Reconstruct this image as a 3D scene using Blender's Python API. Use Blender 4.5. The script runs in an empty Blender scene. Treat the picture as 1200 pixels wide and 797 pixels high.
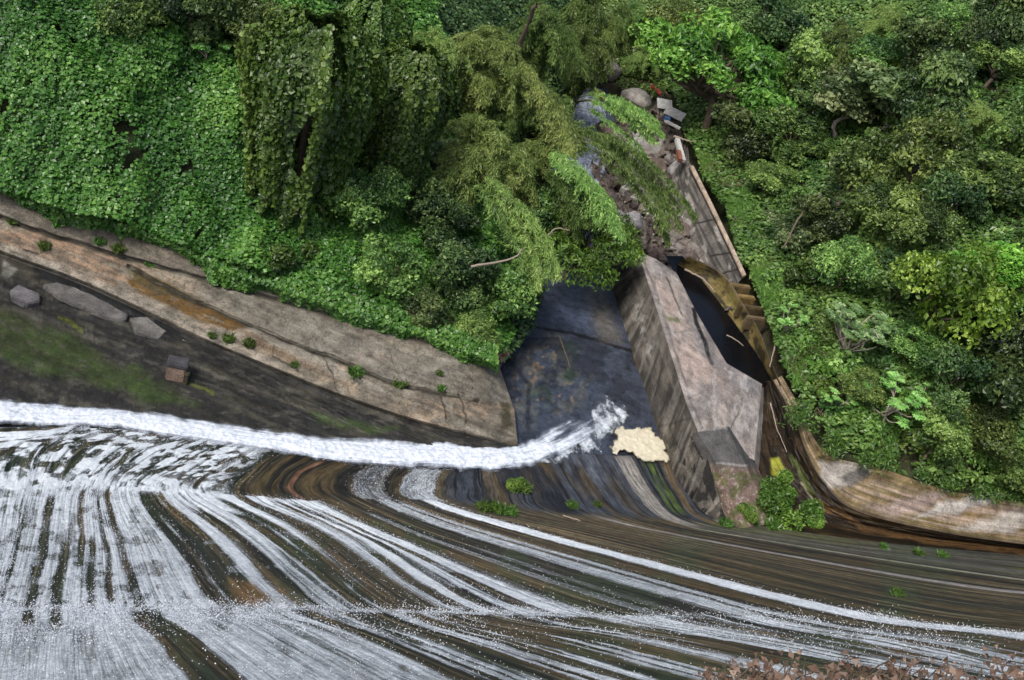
import bpy, math
import numpy as np
from mathutils import Matrix, Vector

# ------------------------------------------------------------------ camera, sky, sun
SC = bpy.context.scene
COL = SC.collection
PITCH, ROLL, CH, FPX = math.radians(35), math.radians(20), 40.0, 1300.0
cP, sP, cR, sR = math.cos(PITCH), math.sin(PITCH), math.cos(ROLL), math.sin(ROLL)
cam_d = bpy.data.cameras.new('camera')
cam = bpy.data.objects.new('camera', cam_d); COL.objects.link(cam)
cam_d.sensor_width = 36.0; cam_d.lens = 36.0 * FPX / 1200.0
cam_d.clip_start = 0.1; cam_d.clip_end = 3000
Rv = Vector((1, 0, 0)); Fv = Vector((0, cP, -sP)); Uv = Vector((0, sP, cP))
ir = cR * Rv + sR * Uv; iu = -sR * Rv + cR * Uv; bk = -Fv
cam.matrix_world = Matrix(((ir.x, iu.x, bk.x, 0), (ir.y, iu.y, bk.y, 0), (ir.z, iu.z, bk.z, CH), (0, 0, 0, 1)))
SC.camera = cam

SUN_EL, SUN_AZ = math.radians(56), math.radians(-140)      # azimuth from +Y towards +X
w = bpy.data.worlds.new('World'); SC.world = w; w.use_nodes = True
nt = w.node_tree
sky = nt.nodes.new('ShaderNodeTexSky'); sky.sky_type = 'NISHITA'; sky.sun_disc = False
sky.sun_elevation = SUN_EL; sky.sun_rotation = SUN_AZ
sky.air_density = 1.0; sky.dust_density = 4.0; sky.ozone_density = 1.0
bg = nt.nodes['Background']; bg.inputs['Strength'].default_value = 0.115
nt.links.new(sky.outputs[0], bg.inputs[0])
sd = bpy.data.lights.new('sun', 'SUN'); sd.energy = 1.9; sd.angle = math.radians(14); sd.color = (1, .96, .9)
so = bpy.data.objects.new('sun', sd); COL.objects.link(so)
dirv = Vector((math.sin(SUN_AZ) * math.cos(SUN_EL), math.cos(SUN_AZ) * math.cos(SUN_EL), math.sin(SUN_EL)))
so.rotation_euler = dirv.to_track_quat('Z', 'Y').to_euler(); so.location = (0, 0, 90)
SC.view_settings.view_transform = 'Standard'; SC.view_settings.look = 'None'
SC.view_settings.exposure = 0.6; SC.view_settings.gamma = 1

rng = np.random.default_rng(11)

# ------------------------------------------------------------------ maths helpers
def rays(px, py):
    dx = np.asarray(px, float) - 600; dy = np.asarray(py, float) - 398.5
    X = cR * dx + sR * dy; Y = -sR * dx + cR * dy
    return X, FPX * cP - Y * sP, FPX * sP + Y * cP          # right, forward, down
def P(px, py, z):
    """world points at height z that the camera looks at through (px, py)"""
    x, f, d = rays(px, py); s = (CH - z) / d
    return np.stack([x * s, f * s, np.broadcast_to(z, np.shape(s * x))], -1)
def proj(p):
    p = np.asarray(p, float); x, y, z = p[..., 0], p[..., 1], p[..., 2] - CH
    f = y * cP - z * sP; u = y * sP + z * cP; f = np.maximum(f, .1)
    X = x / f * FPX; Y = -u / f * FPX
    return 600 + cR * X - sR * Y, 398.5 + sR * X + cR * Y
def _h(ix, iy, iz, seed):
    n = (ix.astype(np.int64) * 374761393 + iy.astype(np.int64) * 668265263 + iz.astype(np.int64) * 2147483647 + seed * 1274126177) & 0xffffffff
    n = ((n ^ (n >> 13)) * 1274126177) & 0xffffffff
    n = ((n ^ (n >> 16)) * 2246822519) & 0xffffffff
    return ((n ^ (n >> 15)) & 0xffff) / 65535.0
def vnoise(x, y, z=None, seed=0):
    x = np.asarray(x, float); y = np.asarray(y, float); x, y = np.broadcast_arrays(x, y)
    z = np.zeros_like(x) if z is None else z
    ix, iy, iz = np.floor(x), np.floor(y), np.floor(z)
    fx, fy, fz = x - ix, y - iy, z - iz
    fx, fy, fz = [t * t * (3 - 2 * t) for t in (fx, fy, fz)]
    r = 0
    for a in (0, 1):
        for b in (0, 1):
            for c in ((0, 1) if np.any(fz) else (0,)):
                wgt = (fx if a else 1 - fx) * (fy if b else 1 - fy) * (fz if c else 1 - fz)
                r = r + wgt * _h(ix + a, iy + b, iz + c, seed)
    return r
def fbm(x, y, z=None, seed=0, o=4):
    r = 0; a = .5; t = 0
    for k in range(o):
        s = 2.03 ** k
        r = r + a * vnoise(x * s + 17.3 * k, y * s + 5.1 * k, None if z is None else z * s, seed + k); t += a; a *= .5
    return r / t
def ss(a, b, x):
    t = np.clip((x - a) / (b - a), 0, 1); return t * t * (3 - 2 * t)
def seg_dist(px, py, pts):
    """distance to polyline, position along it 0..1, signed side"""
    best = np.full(np.shape(px), 1e9); pos = np.zeros(np.shape(px)); n = len(pts) - 1
    for i in range(n):
        ax, ay = pts[i]; bx, by = pts[i + 1]; vx, vy = bx - ax, by - ay
        t = np.clip(((px - ax) * vx + (py - ay) * vy) / (vx * vx + vy * vy + 1e-9), 0, 1)
        d = np.hypot(px - ax - t * vx, py - ay - t * vy)
        m = d < best; best = np.where(m, d, best); pos = np.where(m, (i + t) / n, pos)
    return best, pos
def inpoly(px, py, poly):
    r = np.zeros(np.shape(px), bool); n = len(poly)
    for i in range(n):
        x1, y1 = poly[i]; x2, y2 = poly[(i + 1) % n]
        c = ((y1 > py) != (y2 > py)) & (px < (x2 - x1) * (py - y1) / ((y2 - y1) if y2 != y1 else 1e-9) + x1)
        r ^= c
    return r
def blob(px, py, poly, soft=4, warp=6, f=.05, seed=0):
    """soft mask of a stain outline, its edge roughened"""
    wx = px + warp * (fbm(px * f, py * f, seed=seed) - .5) * 2; wy = py + warp * (fbm(px * f, py * f, seed=seed + 9) - .5) * 2
    d, _ = seg_dist(wx, wy, list(poly) + [poly[0]])
    sd_ = np.where(inpoly(wx, wy, poly), d, -d)
    return ss(-soft, soft, sd_)
def line(px, py, pts, wd, warp=2, f=.06, seed=0):
    wx = px + warp * (fbm(px * f, py * f, seed=seed) - .5) * 2; wy = py + warp * (fbm(px * f, py * f, seed=seed + 9) - .5) * 2
    d, _ = seg_dist(wx, wy, pts); return 1 - ss(wd * .5, wd * 1.3, d)
def cr(rows, t):
    """Catmull-Rom through rows (n,...) at parameters t in 0..n-1"""
    rows = np.asarray(rows, float); n = len(rows)
    i = np.clip(np.floor(t).astype(int), 0, n - 2); f = (t - i)
    f = f.reshape((-1,) + (1,) * (rows.ndim - 1))
    g = lambda k: rows[np.clip(k, 0, n - 1)]
    p0, p1, p2, p3 = g(i - 1), g(i), g(i + 1), g(i + 2)
    p0 = np.where((i == 0).reshape(f.shape), 2 * p1 - p2, p0); p3 = np.where((i == n - 2).reshape(f.shape), 2 * p2 - p1, p3)
    return .5 * ((2 * p1) + (p2 - p0) * f + (2 * p0 - 5 * p1 + 4 * p2 - p3) * f * f + (3 * p1 - p0 - 3 * p2 + p3) * f ** 3)
def lerp_rows(rows, t):
    rows = np.asarray(rows, float); i = np.clip(np.floor(t).astype(int), 0, len(rows) - 2); f = (t - i).reshape((-1,) + (1,) * (rows.ndim - 1))
    return rows[i] * (1 - f) + rows[i + 1] * f

# ------------------------------------------------------------------ object helpers
def tag(o, label=None, cat=None, group=None, kind=None):
    if label: o['label'] = label
    if cat: o['category'] = cat
    if group: o['group'] = group
    if kind: o['kind'] = kind
    return o
def empty(name, loc, label=None, cat=None, group=None):
    o = bpy.data.objects.new(name, None); COL.objects.link(o); o.location = loc; o.empty_display_size = .3
    return tag(o, label, cat, group)
def mesh_raw(name, V, Fq, mat, col=None, uv=None, attrs=None, smooth=True):
    V = np.asarray(V, np.float32).reshape(-1, 3); Fq = np.asarray(Fq, np.int32); k = Fq.shape[1]
    me = bpy.data.meshes.new(name); me.vertices.add(len(V)); me.vertices.foreach_set('co', V.ravel())
    me.loops.add(Fq.size); me.loops.foreach_set('vertex_index', Fq.ravel())
    me.polygons.add(len(Fq)); me.polygons.foreach_set('loop_start', np.arange(0, Fq.size, k, dtype=np.int32))
    me.polygons.foreach_set('loop_total', np.full(len(Fq), k, np.int32))
    me.polygons.foreach_set('use_smooth', np.full(len(Fq), smooth, bool))
    if col is not None:
        a = me.attributes.new('Col', 'FLOAT_COLOR', 'POINT'); a.data.foreach_set('color', np.asarray(col, np.float32).ravel())
    if uv is not None:
        l = me.uv_layers.new(name='UVMap'); l.data.foreach_set('uv', np.asarray(uv, np.float32).reshape(-1, 2)[Fq.ravel()].ravel())
    for kx, v in (attrs or {}).items():
        a = me.attributes.new(kx, 'FLOAT', 'POINT'); a.data.foreach_set('value', np.asarray(v, np.float32).ravel())
    me.update(calc_edges=True); me.validate()
    if mat: me.materials.append(mat)
    return me
def mesh_obj(name, V, Fq, mat, parent=None, **kw):
    me = mesh_raw(name, V, Fq, mat, **kw)
    o = bpy.data.objects.new(name, me); COL.objects.link(o)
    if parent is not None:
        o.parent = parent
        o.matrix_parent_inverse = Matrix.Translation(-Vector(parent.location)) if parent.type == 'EMPTY' else parent.matrix_world.inverted()
    return o
def grid_faces(nu, nv):
    i = np.arange(nu * nv).reshape(nv, nu)
    return np.stack([i[:-1, :-1], i[:-1, 1:], i[1:, 1:], i[1:, :-1]], -1).reshape(-1, 4)
def solidify(V, nu, nv, depth):
    """grid + skirt going down by depth, closed below"""
    V = V.reshape(nv, nu, 3); B = V.copy(); B[..., 2] -= depth
    F = grid_faces(nu, nv); n = nu * nv; Fb = F[:, ::-1] + n
    idx = np.arange(n).reshape(nv, nu)
    per = np.concatenate([idx[0, :], idx[1:, -1], idx[-1, -2::-1], idx[-2::-1, 0]])
    a, b = per[:-1], per[1:]
    S = np.stack([b, a, a + n, b + n], -1)
    return np.concatenate([V.reshape(-1, 3), B.reshape(-1, 3)]), np.concatenate([F, Fb, S])
def patch(name, rows, nu, nv, colf, mat, disp=None, parent=None, depth=0, smooth_v=True, smooth_u=True):
    """surface through rows of (px, py, z) control points; real heights, real distances"""
    A = np.asarray(rows, float)
    fu, fv = (cr if smooth_u else lerp_rows), (cr if smooth_v else lerp_rows)
    tv = np.linspace(0, len(A) - 1, nv); tu = np.linspace(0, A.shape[1] - 1, nu)
    G = fv(A, tv); G = np.swapaxes(fu(np.swapaxes(G, 0, 1), tu), 0, 1)
    PX, PY, Z = G[..., 0], G[..., 1], G[..., 2]
    Vv, Uu = np.meshgrid(tv, tu, indexing='ij')
    if disp is not None: Z = Z + disp(PX, PY, Uu, Vv)
    W = P(PX, PY, Z)
    C = colf(PX, PY, Uu, Vv) if colf else None
    uv = np.stack([Uu, Vv], -1).reshape(-1, 2)
    CLAMP.append(W)
    V = W.reshape(-1, 3)
    if depth:
        V, F = solidify(V, nu, nv, depth); C = None if C is None else np.concatenate([C.reshape(-1, 4)] * 2); uv = np.concatenate([uv, uv])
    else: F = grid_faces(nu, nv)
    n = W.reshape(nv, nu, 3)
    nz = np.cross(n[0, 1] - n[0, 0], n[1, 0] - n[0, 0])[2]
    if nz < 0: F = F[:, ::-1]
    return mesh_obj(name, V, F, mat, parent, col=C, uv=uv)
def tube(pts, rad, n=6):
    pts = np.asarray(pts, float); m = len(pts); rad = np.broadcast_to(rad, (m,))
    T = np.gradient(pts, axis=0); T /= np.linalg.norm(T, axis=1, keepdims=True) + 1e-9
    ref = np.where(np.abs(T[:, 2:3]) > .9, [[1., 0, 0]], [[0, 0, 1.]])
    A = np.cross(T, ref); A /= np.linalg.norm(A, axis=1, keepdims=True) + 1e-9; B = np.cross(T, A)
    an = np.linspace(0, 2 * math.pi, n, endpoint=False)
    V = pts[:, None] + rad[:, None, None] * (np.cos(an)[None, :, None] * A[:, None] + np.sin(an)[None, :, None] * B[:, None])
    i = np.arange(m * n).reshape(m, n); j = np.roll(i, -1, 1)
    F = np.stack([i[:-1], j[:-1], j[1:], i[1:]], -1).reshape(-1, 4)
    V = V.reshape(-1, 3); c0, c1 = len(V), len(V) + 1
    V = np.concatenate([V, pts[:1], pts[-1:]])
    capA = np.stack([np.full(n, c0), j[0], i[0], np.full(n, c0)], -1)[:, [0, 1, 2, 2]]
    capB = np.stack([np.full(n, c1), i[-1], j[-1]], -1)[:, [0, 1, 2, 2]]
    return V, F, (capA[:, :3], capB[:, :3])
class Tubes:
    def __init__(s): s.V = []; s.F = []; s.n = 0
    def add(s, pts, rad, n=6):
        V, F, _ = tube(pts, rad, n); s.V.append(V); s.F.append(F + s.n); s.n += len(V)
    def mesh(s, name, mat): return mesh_raw(name, np.concatenate(s.V), np.concatenate(s.F), mat)

# ------------------------------------------------------------------ materials
def newmat(name):
    m = bpy.data.materials.new(name); m.use_nodes = True; t = m.node_tree; b = t.nodes['Principled BSDF']
    return m, t, b
def N(t, ty, **kw):
    n = t.nodes.new(ty)
    for k, v in kw.items():
        if k in ('operation', 'blend_type', 'data_type', 'feature', 'noise_dimensions', 'attribute_name', 'interpolation_type', 'distance'): setattr(n, k, v)
        else: n.inputs[k].default_value = v
    return n
def noise(t, coord, scale, detail=6, rough=.6):
    n = N(t, 'ShaderNodeTexNoise', Scale=scale, Detail=detail, Roughness=rough)
    if coord is not None: t.links.new(coord, n.inputs['Vector'])
    return n
def maprange(t, src, a, b, c, d):
    n = t.nodes.new('ShaderNodeMapRange'); t.links.new(src, n.inputs[0])
    for i, v in enumerate((a, b, c, d)): n.inputs[i + 1].default_value = v
    return n.outputs[0]
def math_(t, op, a, b=None):
    n = t.nodes.new('ShaderNodeMath'); n.operation = op
    for i, v in enumerate((a, b)):
        if v is None: continue
        if isinstance(v, (int, float)): n.inputs[i].default_value = v
        else: t.links.new(v, n.inputs[i])
    return n.outputs[0]
def mixc(t, fac, a, b, bt='MIX'):
    n = t.nodes.new('ShaderNodeMix'); n.data_type = 'RGBA'; n.blend_type = bt
    for i, v in ((0, fac), (6, a), (7, b)):
        if isinstance(v, (int, float)): n.inputs[i].default_value = v
        elif isinstance(v, tuple): n.inputs[i].default_value = v
        else: t.links.new(v, n.inputs[i])
    return n.outputs[2]
def surface_mat(name, scale=1.6, amp=.45, bump=.05, rdry=.85, rwet=.4, uvstreak=None, spec=.28):
    """colour from the mesh's own colour attribute (alpha = wetness), broken up with grain and bump"""
    m, t, b = newmat(name)
    at = N(t, 'ShaderNodeAttribute', attribute_name='Col')
    tc = t.nodes.new('ShaderNodeTexCoord'); o = tc.outputs['Object']
    n1 = noise(t, o, scale, 9, .68); n2 = noise(t, o, scale * 7, 6, .7)
    f = math_(t, 'ADD', maprange(t, n1.outputs[0], .3, .7, 1 - amp, 1 + amp), maprange(t, n2.outputs[0], .3, .7, -amp * .6, amp * .6))
    h = math_(t, 'ADD', n1.outputs[0], math_(t, 'MULTIPLY', n2.outputs[0], .3))
    if uvstreak:
        mp = t.nodes.new('ShaderNodeMapping'); t.links.new(tc.outputs['UV'], mp.inputs[0]); mp.inputs['Scale'].default_value = (uvstreak[0], uvstreak[1], 1)
        n3 = noise(t, mp.outputs[0], 1.0, 7, .7)
        f = math_(t, 'MULTIPLY', f, maprange(t, n3.outputs[0], .3, .7, 1 - uvstreak[2], 1 + uvstreak[2]))
        h = math_(t, 'ADD', h, math_(t, 'MULTIPLY', n3.outputs[0], 1.2))
    wv = t.nodes.new('ShaderNodeVectorMath'); wv.operation = 'ADD'; t.links.new(o, wv.inputs[0]); t.links.new(n1.outputs['Color'], wv.inputs[1])
    vo = t.nodes.new('ShaderNodeTexVoronoi'); vo.feature = 'DISTANCE_TO_EDGE'; vo.inputs['Scale'].default_value = scale * .55; t.links.new(wv.outputs[0], vo.inputs['Vector'])
    crk = maprange(t, vo.outputs['Distance'], 0, .018, 0, 1)
    n4 = noise(t, o, scale * .4, 3, .5); crk = math_(t, 'MAXIMUM', crk, maprange(t, n4.outputs[0], .5, .56, 0, 1))
    f = math_(t, 'MULTIPLY', f, maprange(t, crk, 0, 1, .74, 1)); h = math_(t, 'ADD', h, math_(t, 'MULTIPLY', crk, .12))
    pit = noise(t, o, scale * 16, 4, .8); f = math_(t, 'MULTIPLY', f, maprange(t, pit.outputs[0], .35, .6, .62, 1.15))
    cmb = t.nodes.new('ShaderNodeCombineColor')
    for i in range(3): t.links.new(f, cmb.inputs[i])
    c = mixc(t, 1.0, at.outputs['Color'], cmb.outputs[0], 'MULTIPLY')
    t.links.new(c, b.inputs['Base Color'])
    t.links.new(maprange(t, at.outputs['Alpha'], 0, 1, rdry, rwet), b.inputs['Roughness'])
    b.inputs['Specular IOR Level'].default_value = spec
    bp = N(t, 'ShaderNodeBump', Strength=.8, Distance=bump); t.links.new(h, bp.inputs['Height']); t.links.new(bp.outputs[0], b.inputs['Normal'])
    return m
M_conc = surface_mat('weathered_concrete', 1.3, .5, .12)
M_wet = surface_mat('wet_stained_concrete', 1.8, .5, .10, .7, .2, spec=.6)
M_dam = surface_mat('algae_stained_spillway', 2.0, .35, .06, .8, .35, uvstreak=(26, 1.6, .75))
M_trough = surface_mat('algae_stained_flume', 1.5, .5, .08, .8, .3, uvstreak=(.7, 5, .4))
M_earth = surface_mat('soil', .9, .5, .15)
M_rock = surface_mat('boulder_stone', 1.3, .5, .12)

def foam_mat(name, su, sv, lo=.42, hi=.85, tint=(.93, .98, 1.0), cells=True, gain=1.5, wn=(.5, .38, .12), bump=.05, dark=(.54, .62, .70), film=.42, khi=.45):
    """white water: froth where the mask and a stretched noise agree, clear between"""
    m, t, b = newmat(name)
    tc = t.nodes.new('ShaderNodeTexCoord')
    mp = t.nodes.new('ShaderNodeMapping'); t.links.new(tc.outputs['UV'], mp.inputs[0]); mp.inputs['Scale'].default_value = (su, sv, 1)
    n1 = noise(t, mp.outputs[0], 1, 8, .75); n2 = noise(t, tc.outputs['Object'], 4.5, 8, .85); n3 = noise(t, tc.outputs['Object'], .9, 4, .6)
    at = N(t, 'ShaderNodeAttribute', attribute_name='foam')
    q = [maprange(t, n_.outputs[0], .3, .7, 0, 1) for n_ in (n1, n2, n3)]
    v = math_(t, 'ADD', math_(t, 'MULTIPLY', q[0], wn[0]), math_(t, 'MULTIPLY', q[1], wn[1]))
    v = math_(t, 'ADD', v, math_(t, 'MULTIPLY', q[2], wn[2]))
    if cells:
        sc = N(t, 'ShaderNodeAttribute', attribute_name='scallop')
        wv = t.nodes.new('ShaderNodeVectorMath'); wv.operation = 'ADD'; t.links.new(tc.outputs['Object'], wv.inputs[0])
        nw = noise(t, tc.outputs['Object'], 1.2, 3); sc3 = t.nodes.new('ShaderNodeVectorMath'); sc3.operation = 'SCALE'; sc3.inputs['Scale'].default_value = .7
        t.links.new(nw.outputs['Color'], sc3.inputs[0]); t.links.new(sc3.outputs[0], wv.inputs[1])
        vo = t.nodes.new('ShaderNodeTexVoronoi'); vo.feature = 'SMOOTH_F1'; vo.inputs['Scale'].default_value = 1.25
        t.links.new(wv.outputs[0], vo.inputs['Vector'])
        v = math_(t, 'ADD', v, math_(t, 'MULTIPLY', sc.outputs['Fac'], maprange(t, vo.outputs['Distance'], .15, .8, -.22, .30)))
    v = math_(t, 'ADD', v, math_(t, 'MULTIPLY', math_(t, 'SUBTRACT', at.outputs['Fac'], .5), gain))
    al = math_(t, 'MAXIMUM', maprange(t, v, lo, hi, 0, 1), maprange(t, at.outputs['Fac'], .35, .85, 0, film))
    b.inputs['Roughness'].default_value = .5
    fine = maprange(t, n2.outputs[0], .38, .60, .15, 1)
    k = math_(t, 'MULTIPLY', fine, maprange(t, v, lo, hi + khi, .25, 1))
    colr = mixc(t, k, (*dark, 1), (*tint, 1))
    t.links.new(colr, b.inputs['Base Color'])
    bp = N(t, 'ShaderNodeBump', Strength=.8, Distance=bump)
    t.links.new(math_(t, 'ADD', q[1], q[0]), bp.inputs['Height']); t.links.new(bp.outputs[0], b.inputs['Normal'])
    t.links.new(al, b.inputs['Alpha'])
    return m
M_foam = foam_mat('falling_white_water', 38, 2.0, .38, .98, gain=1.2, wn=(.60, .30, .10), film=.28)
M_chan = foam_mat('churning_white_water', 1.2, 16, .42, 1.05, (.90, .93, .97), cells=False, gain=1.25, wn=(.72, .22, .06), bump=.03, dark=(.40, .48, .60), film=.45, khi=.25)

def leaf_mat(name, c0, c1, c2, trans=.25, rough=.38):
    m, t, b = newmat(name)
    at = N(t, 'ShaderNodeAttribute', attribute_name='tint')
    r = t.nodes.new('ShaderNodeValToRGB'); e = r.color_ramp.elements
    e[0].color = (*c0, 1); e[1].color = (*c2, 1); x = e.new(.5); x.color = (*c1, 1)
    t.links.new(at.outputs['Fac'], r.inputs[0])
    oi = t.nodes.new('ShaderNodeObjectInfo')
    hs = t.nodes.new('ShaderNodeHueSaturation'); t.links.new(r.outputs[0], hs.inputs['Color'])
    t.links.new(maprange(t, oi.outputs['Random'], 0, 1, .475, .520), hs.inputs['Hue'])
    t.links.new(maprange(t, oi.outputs['Random'], 0, 1, .72, 1.3), hs.inputs['Value'])
    t.links.new(hs.outputs[0], b.inputs['Base Color']); b.inputs['Roughness'].default_value = rough
    b.inputs['Specular IOR Level'].default_value = .45
    tr = t.nodes.new('ShaderNodeBsdfTranslucent'); t.links.new(hs.outputs[0], tr.inputs[0])
    mx = t.nodes.new('ShaderNodeMixShader'); mx.inputs[0].default_value = trans
    t.links.new(b.outputs[0], mx.inputs[1]); t.links.new(tr.outputs[0], mx.inputs[2]); t.links.new(mx.outputs[0], t.nodes['Material Output'].inputs[0])
    return m
L_vine = leaf_mat('vine_leaves', (0.019, 0.055, 0.011), (0.063, 0.152, 0.024), (0.200, 0.341, 0.068))
L_dense = leaf_mat('tree_leaves', (0.028, 0.064, 0.015), (0.097, 0.182, 0.039), (0.311, 0.450, 0.112))
L_dark = leaf_mat('dark_leaves', (0.017, 0.042, 0.013), (0.055, 0.106, 0.030), (0.173, 0.261, 0.075))
L_bright = leaf_mat('bright_leaves', (0.040, 0.100, 0.013), (0.103, 0.239, 0.032), (0.264, 0.439, 0.075))
L_lime = leaf_mat('lime_leaves', (0.054, 0.134, 0.015), (0.142, 0.301, 0.033), (0.351, 0.550, 0.083))
L_bam = leaf_mat('bamboo_leaves', (0.081, 0.160, 0.037), (0.250, 0.403, 0.099), (0.608, 0.750, 0.253))
L_bamg = leaf_mat('green_bamboo_leaves', (0.046, 0.092, 0.019), (0.127, 0.220, 0.049), (0.298, 0.410, 0.106))
L_grey = leaf_mat('dull_leaves', (0.047, 0.096, 0.031), (0.128, 0.211, 0.072), (0.311, 0.410, 0.176))
L_pale = leaf_mat('pale_leaves', (0.081, 0.192, 0.033), (0.203, 0.422, 0.099), (0.459, 0.691, 0.220))
L_grass = leaf_mat('grass_blades', (.05, .12, .02), (.13, .26, .045), (.27, .41, .10))
L_weed = leaf_mat('weed_leaves', (.03, .07, .012), (.07, .15, .025), (.15, .25, .06))
L_dry = leaf_mat('dry_leaves', (.07, .035, .02), (.18, .115, .085), (.34, .24, .19))
L_litter = leaf_mat('straw', (.06, .045, .02), (.16, .12, .06), (.3, .24, .14))
def simple(name, c, rough=.8, scale=5, amp=.4, metal=0):
    m, t, b = newmat(name); tc = t.nodes.new('ShaderNodeTexCoord'); n = noise(t, tc.outputs['Object'], scale, 7, .65)
    f = maprange(t, n.outputs[0], .25, .75, 0, 1)
    t.links.new(mixc(t, f, tuple(x * (1 - amp) for x in c) + (1,), tuple(min(1, x * (1 + amp)) for x in c) + (1,)), b.inputs['Base Color'])
    b.inputs['Roughness'].default_value = rough; b.inputs['Metallic'].default_value = metal
    bp = N(t, 'ShaderNodeBump', Strength=.6, Distance=.03); t.links.new(n.outputs[0], bp.inputs['Height']); t.links.new(bp.outputs[0], b.inputs['Normal'])
    return m
M_bark = simple('bark', (.11, .085, .06)); M_pale = simple('pale_bark', (.30, .26, .21)); M_culm = simple('bamboo_culm', (.13, .15, .045))
M_drift = simple('driftwood', (.27, .22, .17)); M_rust = simple('rusty_metal', (.19, .07, .04)); M_white = simple('white_paint', (.42, .42, .40), .7, 4, .45)
M_blue = simple('blue_plastic', (.06, .15, .32), .5); M_black = simple('wet_black_stone', (.03, .03, .035), .3)
M_red = simple('red_paint', (.4, .06, .035), .6)

def water_mat(name, c, rough=.06, bump=.05, sc=2.2, strk=None):
    m, t, b = newmat(name); tc = t.nodes.new('ShaderNodeTexCoord')
    n = noise(t, tc.outputs['Object'], sc, 7, .6)
    b.inputs['Base Color'].default_value = (*c, 1); b.inputs['Roughness'].default_value = rough; b.inputs['IOR'].default_value = 1.33
    b.inputs['Specular IOR Level'].default_value = .8
    bp = N(t, 'ShaderNodeBump', Strength=.9, Distance=bump); t.links.new(n.outputs[0], bp.inputs['Height']); t.links.new(bp.outputs[0], b.inputs['Normal'])
    return m
M_pool = water_mat('dark_pool', (.004, .004, .005), .12, .03, 1.2)
M_pool.node_tree.nodes['Principled BSDF'].inputs['Specular IOR Level'].default_value = .3
M_river = water_mat('river_water', (.06, .075, .10), .12, .10, 2.5)

# ------------------------------------------------------------------ terrain height
CTRL = [  # px, py, z
 (-150,460,-.8),(0,470,-.8),(200,485,-.8),(400,515,-.8),(560,530,-.8),(640,500,-.9),(700,450,-.9),(690,380,-.9),(660,330,-.9),
 (-200,180,2.0),(-60,225,2.2),(0,240,2.3),(100,275,2.3),(200,303,2.3),(300,345,2.2),(400,378,2.1),(500,408,1.9),(575,432,1.4),
 (0,330,.3),(150,400,.1),(300,450,-.2),(450,480,-.5),(590,500,-.8),
 (0,120,6.8),(0,0,11),(-200,0,10),(150,0,11.8),(150,150,7.5),(300,0,13),(300,150,8),(300,250,4.8),(420,0,12.5),(420,150,7.5),(430,300,3.8),
 (520,0,11),(520,150,6.5),(520,300,3.2),(590,380,1.2),(600,300,2.2),(600,200,4),(600,80,7.5),(640,20,8),(640,150,2.5),(640,230,.8),(625,330,.3),
 (670,200,-.9),(690,130,-.9),(650,270,-.9),(685,100,-.9),(665,60,1),(700,70,-.3),(740,110,1.),(700,20,6),(720,80,.4),
 (760,40,4),(800,10,6),(800,80,3),(790,130,2.5),(760,160,.6),(730,200,-.2),(730,270,-.3),(780,220,.8),(800,290,.9),(850,340,.9),
 (820,170,3.2),(850,240,3.6),(880,310,3.6),(900,370,3.4),(915,430,3.1),(940,480,3.0),(970,520,2.9),(1010,540,2.9),(1080,560,2.9),(1200,588,3.0),(1400,600,4),
 (900,150,5),(900,80,6.5),(900,0,9.5),(950,250,5.5),(950,350,5),(1000,450,4.5),(1000,0,13),(1000,150,8.5),(1000,250,7.5),(1000,350,6.2),
 (1100,500,5.0),(1100,400,7.5),(1100,300,9.5),(1100,150,13),(1100,0,17),(1200,500,5.8),(1200,400,8.8),(1200,300,12),(1200,150,16.5),(1200,0,21),(1400,300,18),(1400,100,26),(1350,500,9),
 (820,400,.8),(850,470,.8),(880,560,-.8),(1000,610,-.8),(1200,640,-.6),(790,520,-.8)]
cx = np.array(CTRL, float); cw = P(cx[:, 0], cx[:, 1], cx[:, 2])
far = np.array([(-60,20,28),(-75,60,38),(-60,110,42),(-40,160,46),(0,150,10),(-10,200,20),(60,200,55),(110,150,75),(110,80,60),(90,30,50),(40,300,70),(-120,100,70),
 (150,300,120),(-150,300,120),(300,100,140),(-300,100,140),(0,600,180),(300,500,200),(-300,500,200),(0,30,-4),(0,15,-5),(30,30,-4),(-25,20,-5),(50,40,-1),(0,-30,-5),(60,-30,10),(-60,-30,10),(30,120,16),(40,150,30),(18,150,14)], float)
cpt = np.concatenate([cw, far])
def kern(r): return r
_D = np.hypot(cpt[:, None, 0] - cpt[None, :, 0], cpt[:, None, 1] - cpt[None, :, 1])
_n = len(cpt); _A = np.zeros((_n + 3, _n + 3)); _A[:_n, :_n] = kern(_D) - np.eye(_n) * .6
_A[:_n, _n] = 1; _A[:_n, _n + 1] = cpt[:, 0]; _A[:_n, _n + 2] = cpt[:, 1]; _A[_n:, :_n] = _A[:_n, _n:].T
_W = np.linalg.solve(_A, np.concatenate([cpt[:, 2], [0, 0, 0]]))
def ground(x, y):
    x = np.asarray(x, float); y = np.asarray(y, float); sh = x.shape; x = x.ravel(); y = y.ravel(); out = np.empty(len(x))
    for i in range(0, len(x), 40000):
        a, b = x[i:i + 40000], y[i:i + 40000]
        out[i:i + 40000] = kern(np.hypot(a[:, None] - cpt[None, :, 0], b[:, None] - cpt[None, :, 1])) @ _W[:_n] + _W[_n] + _W[_n + 1] * a + _W[_n + 2] * b
    return out.reshape(sh)
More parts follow.
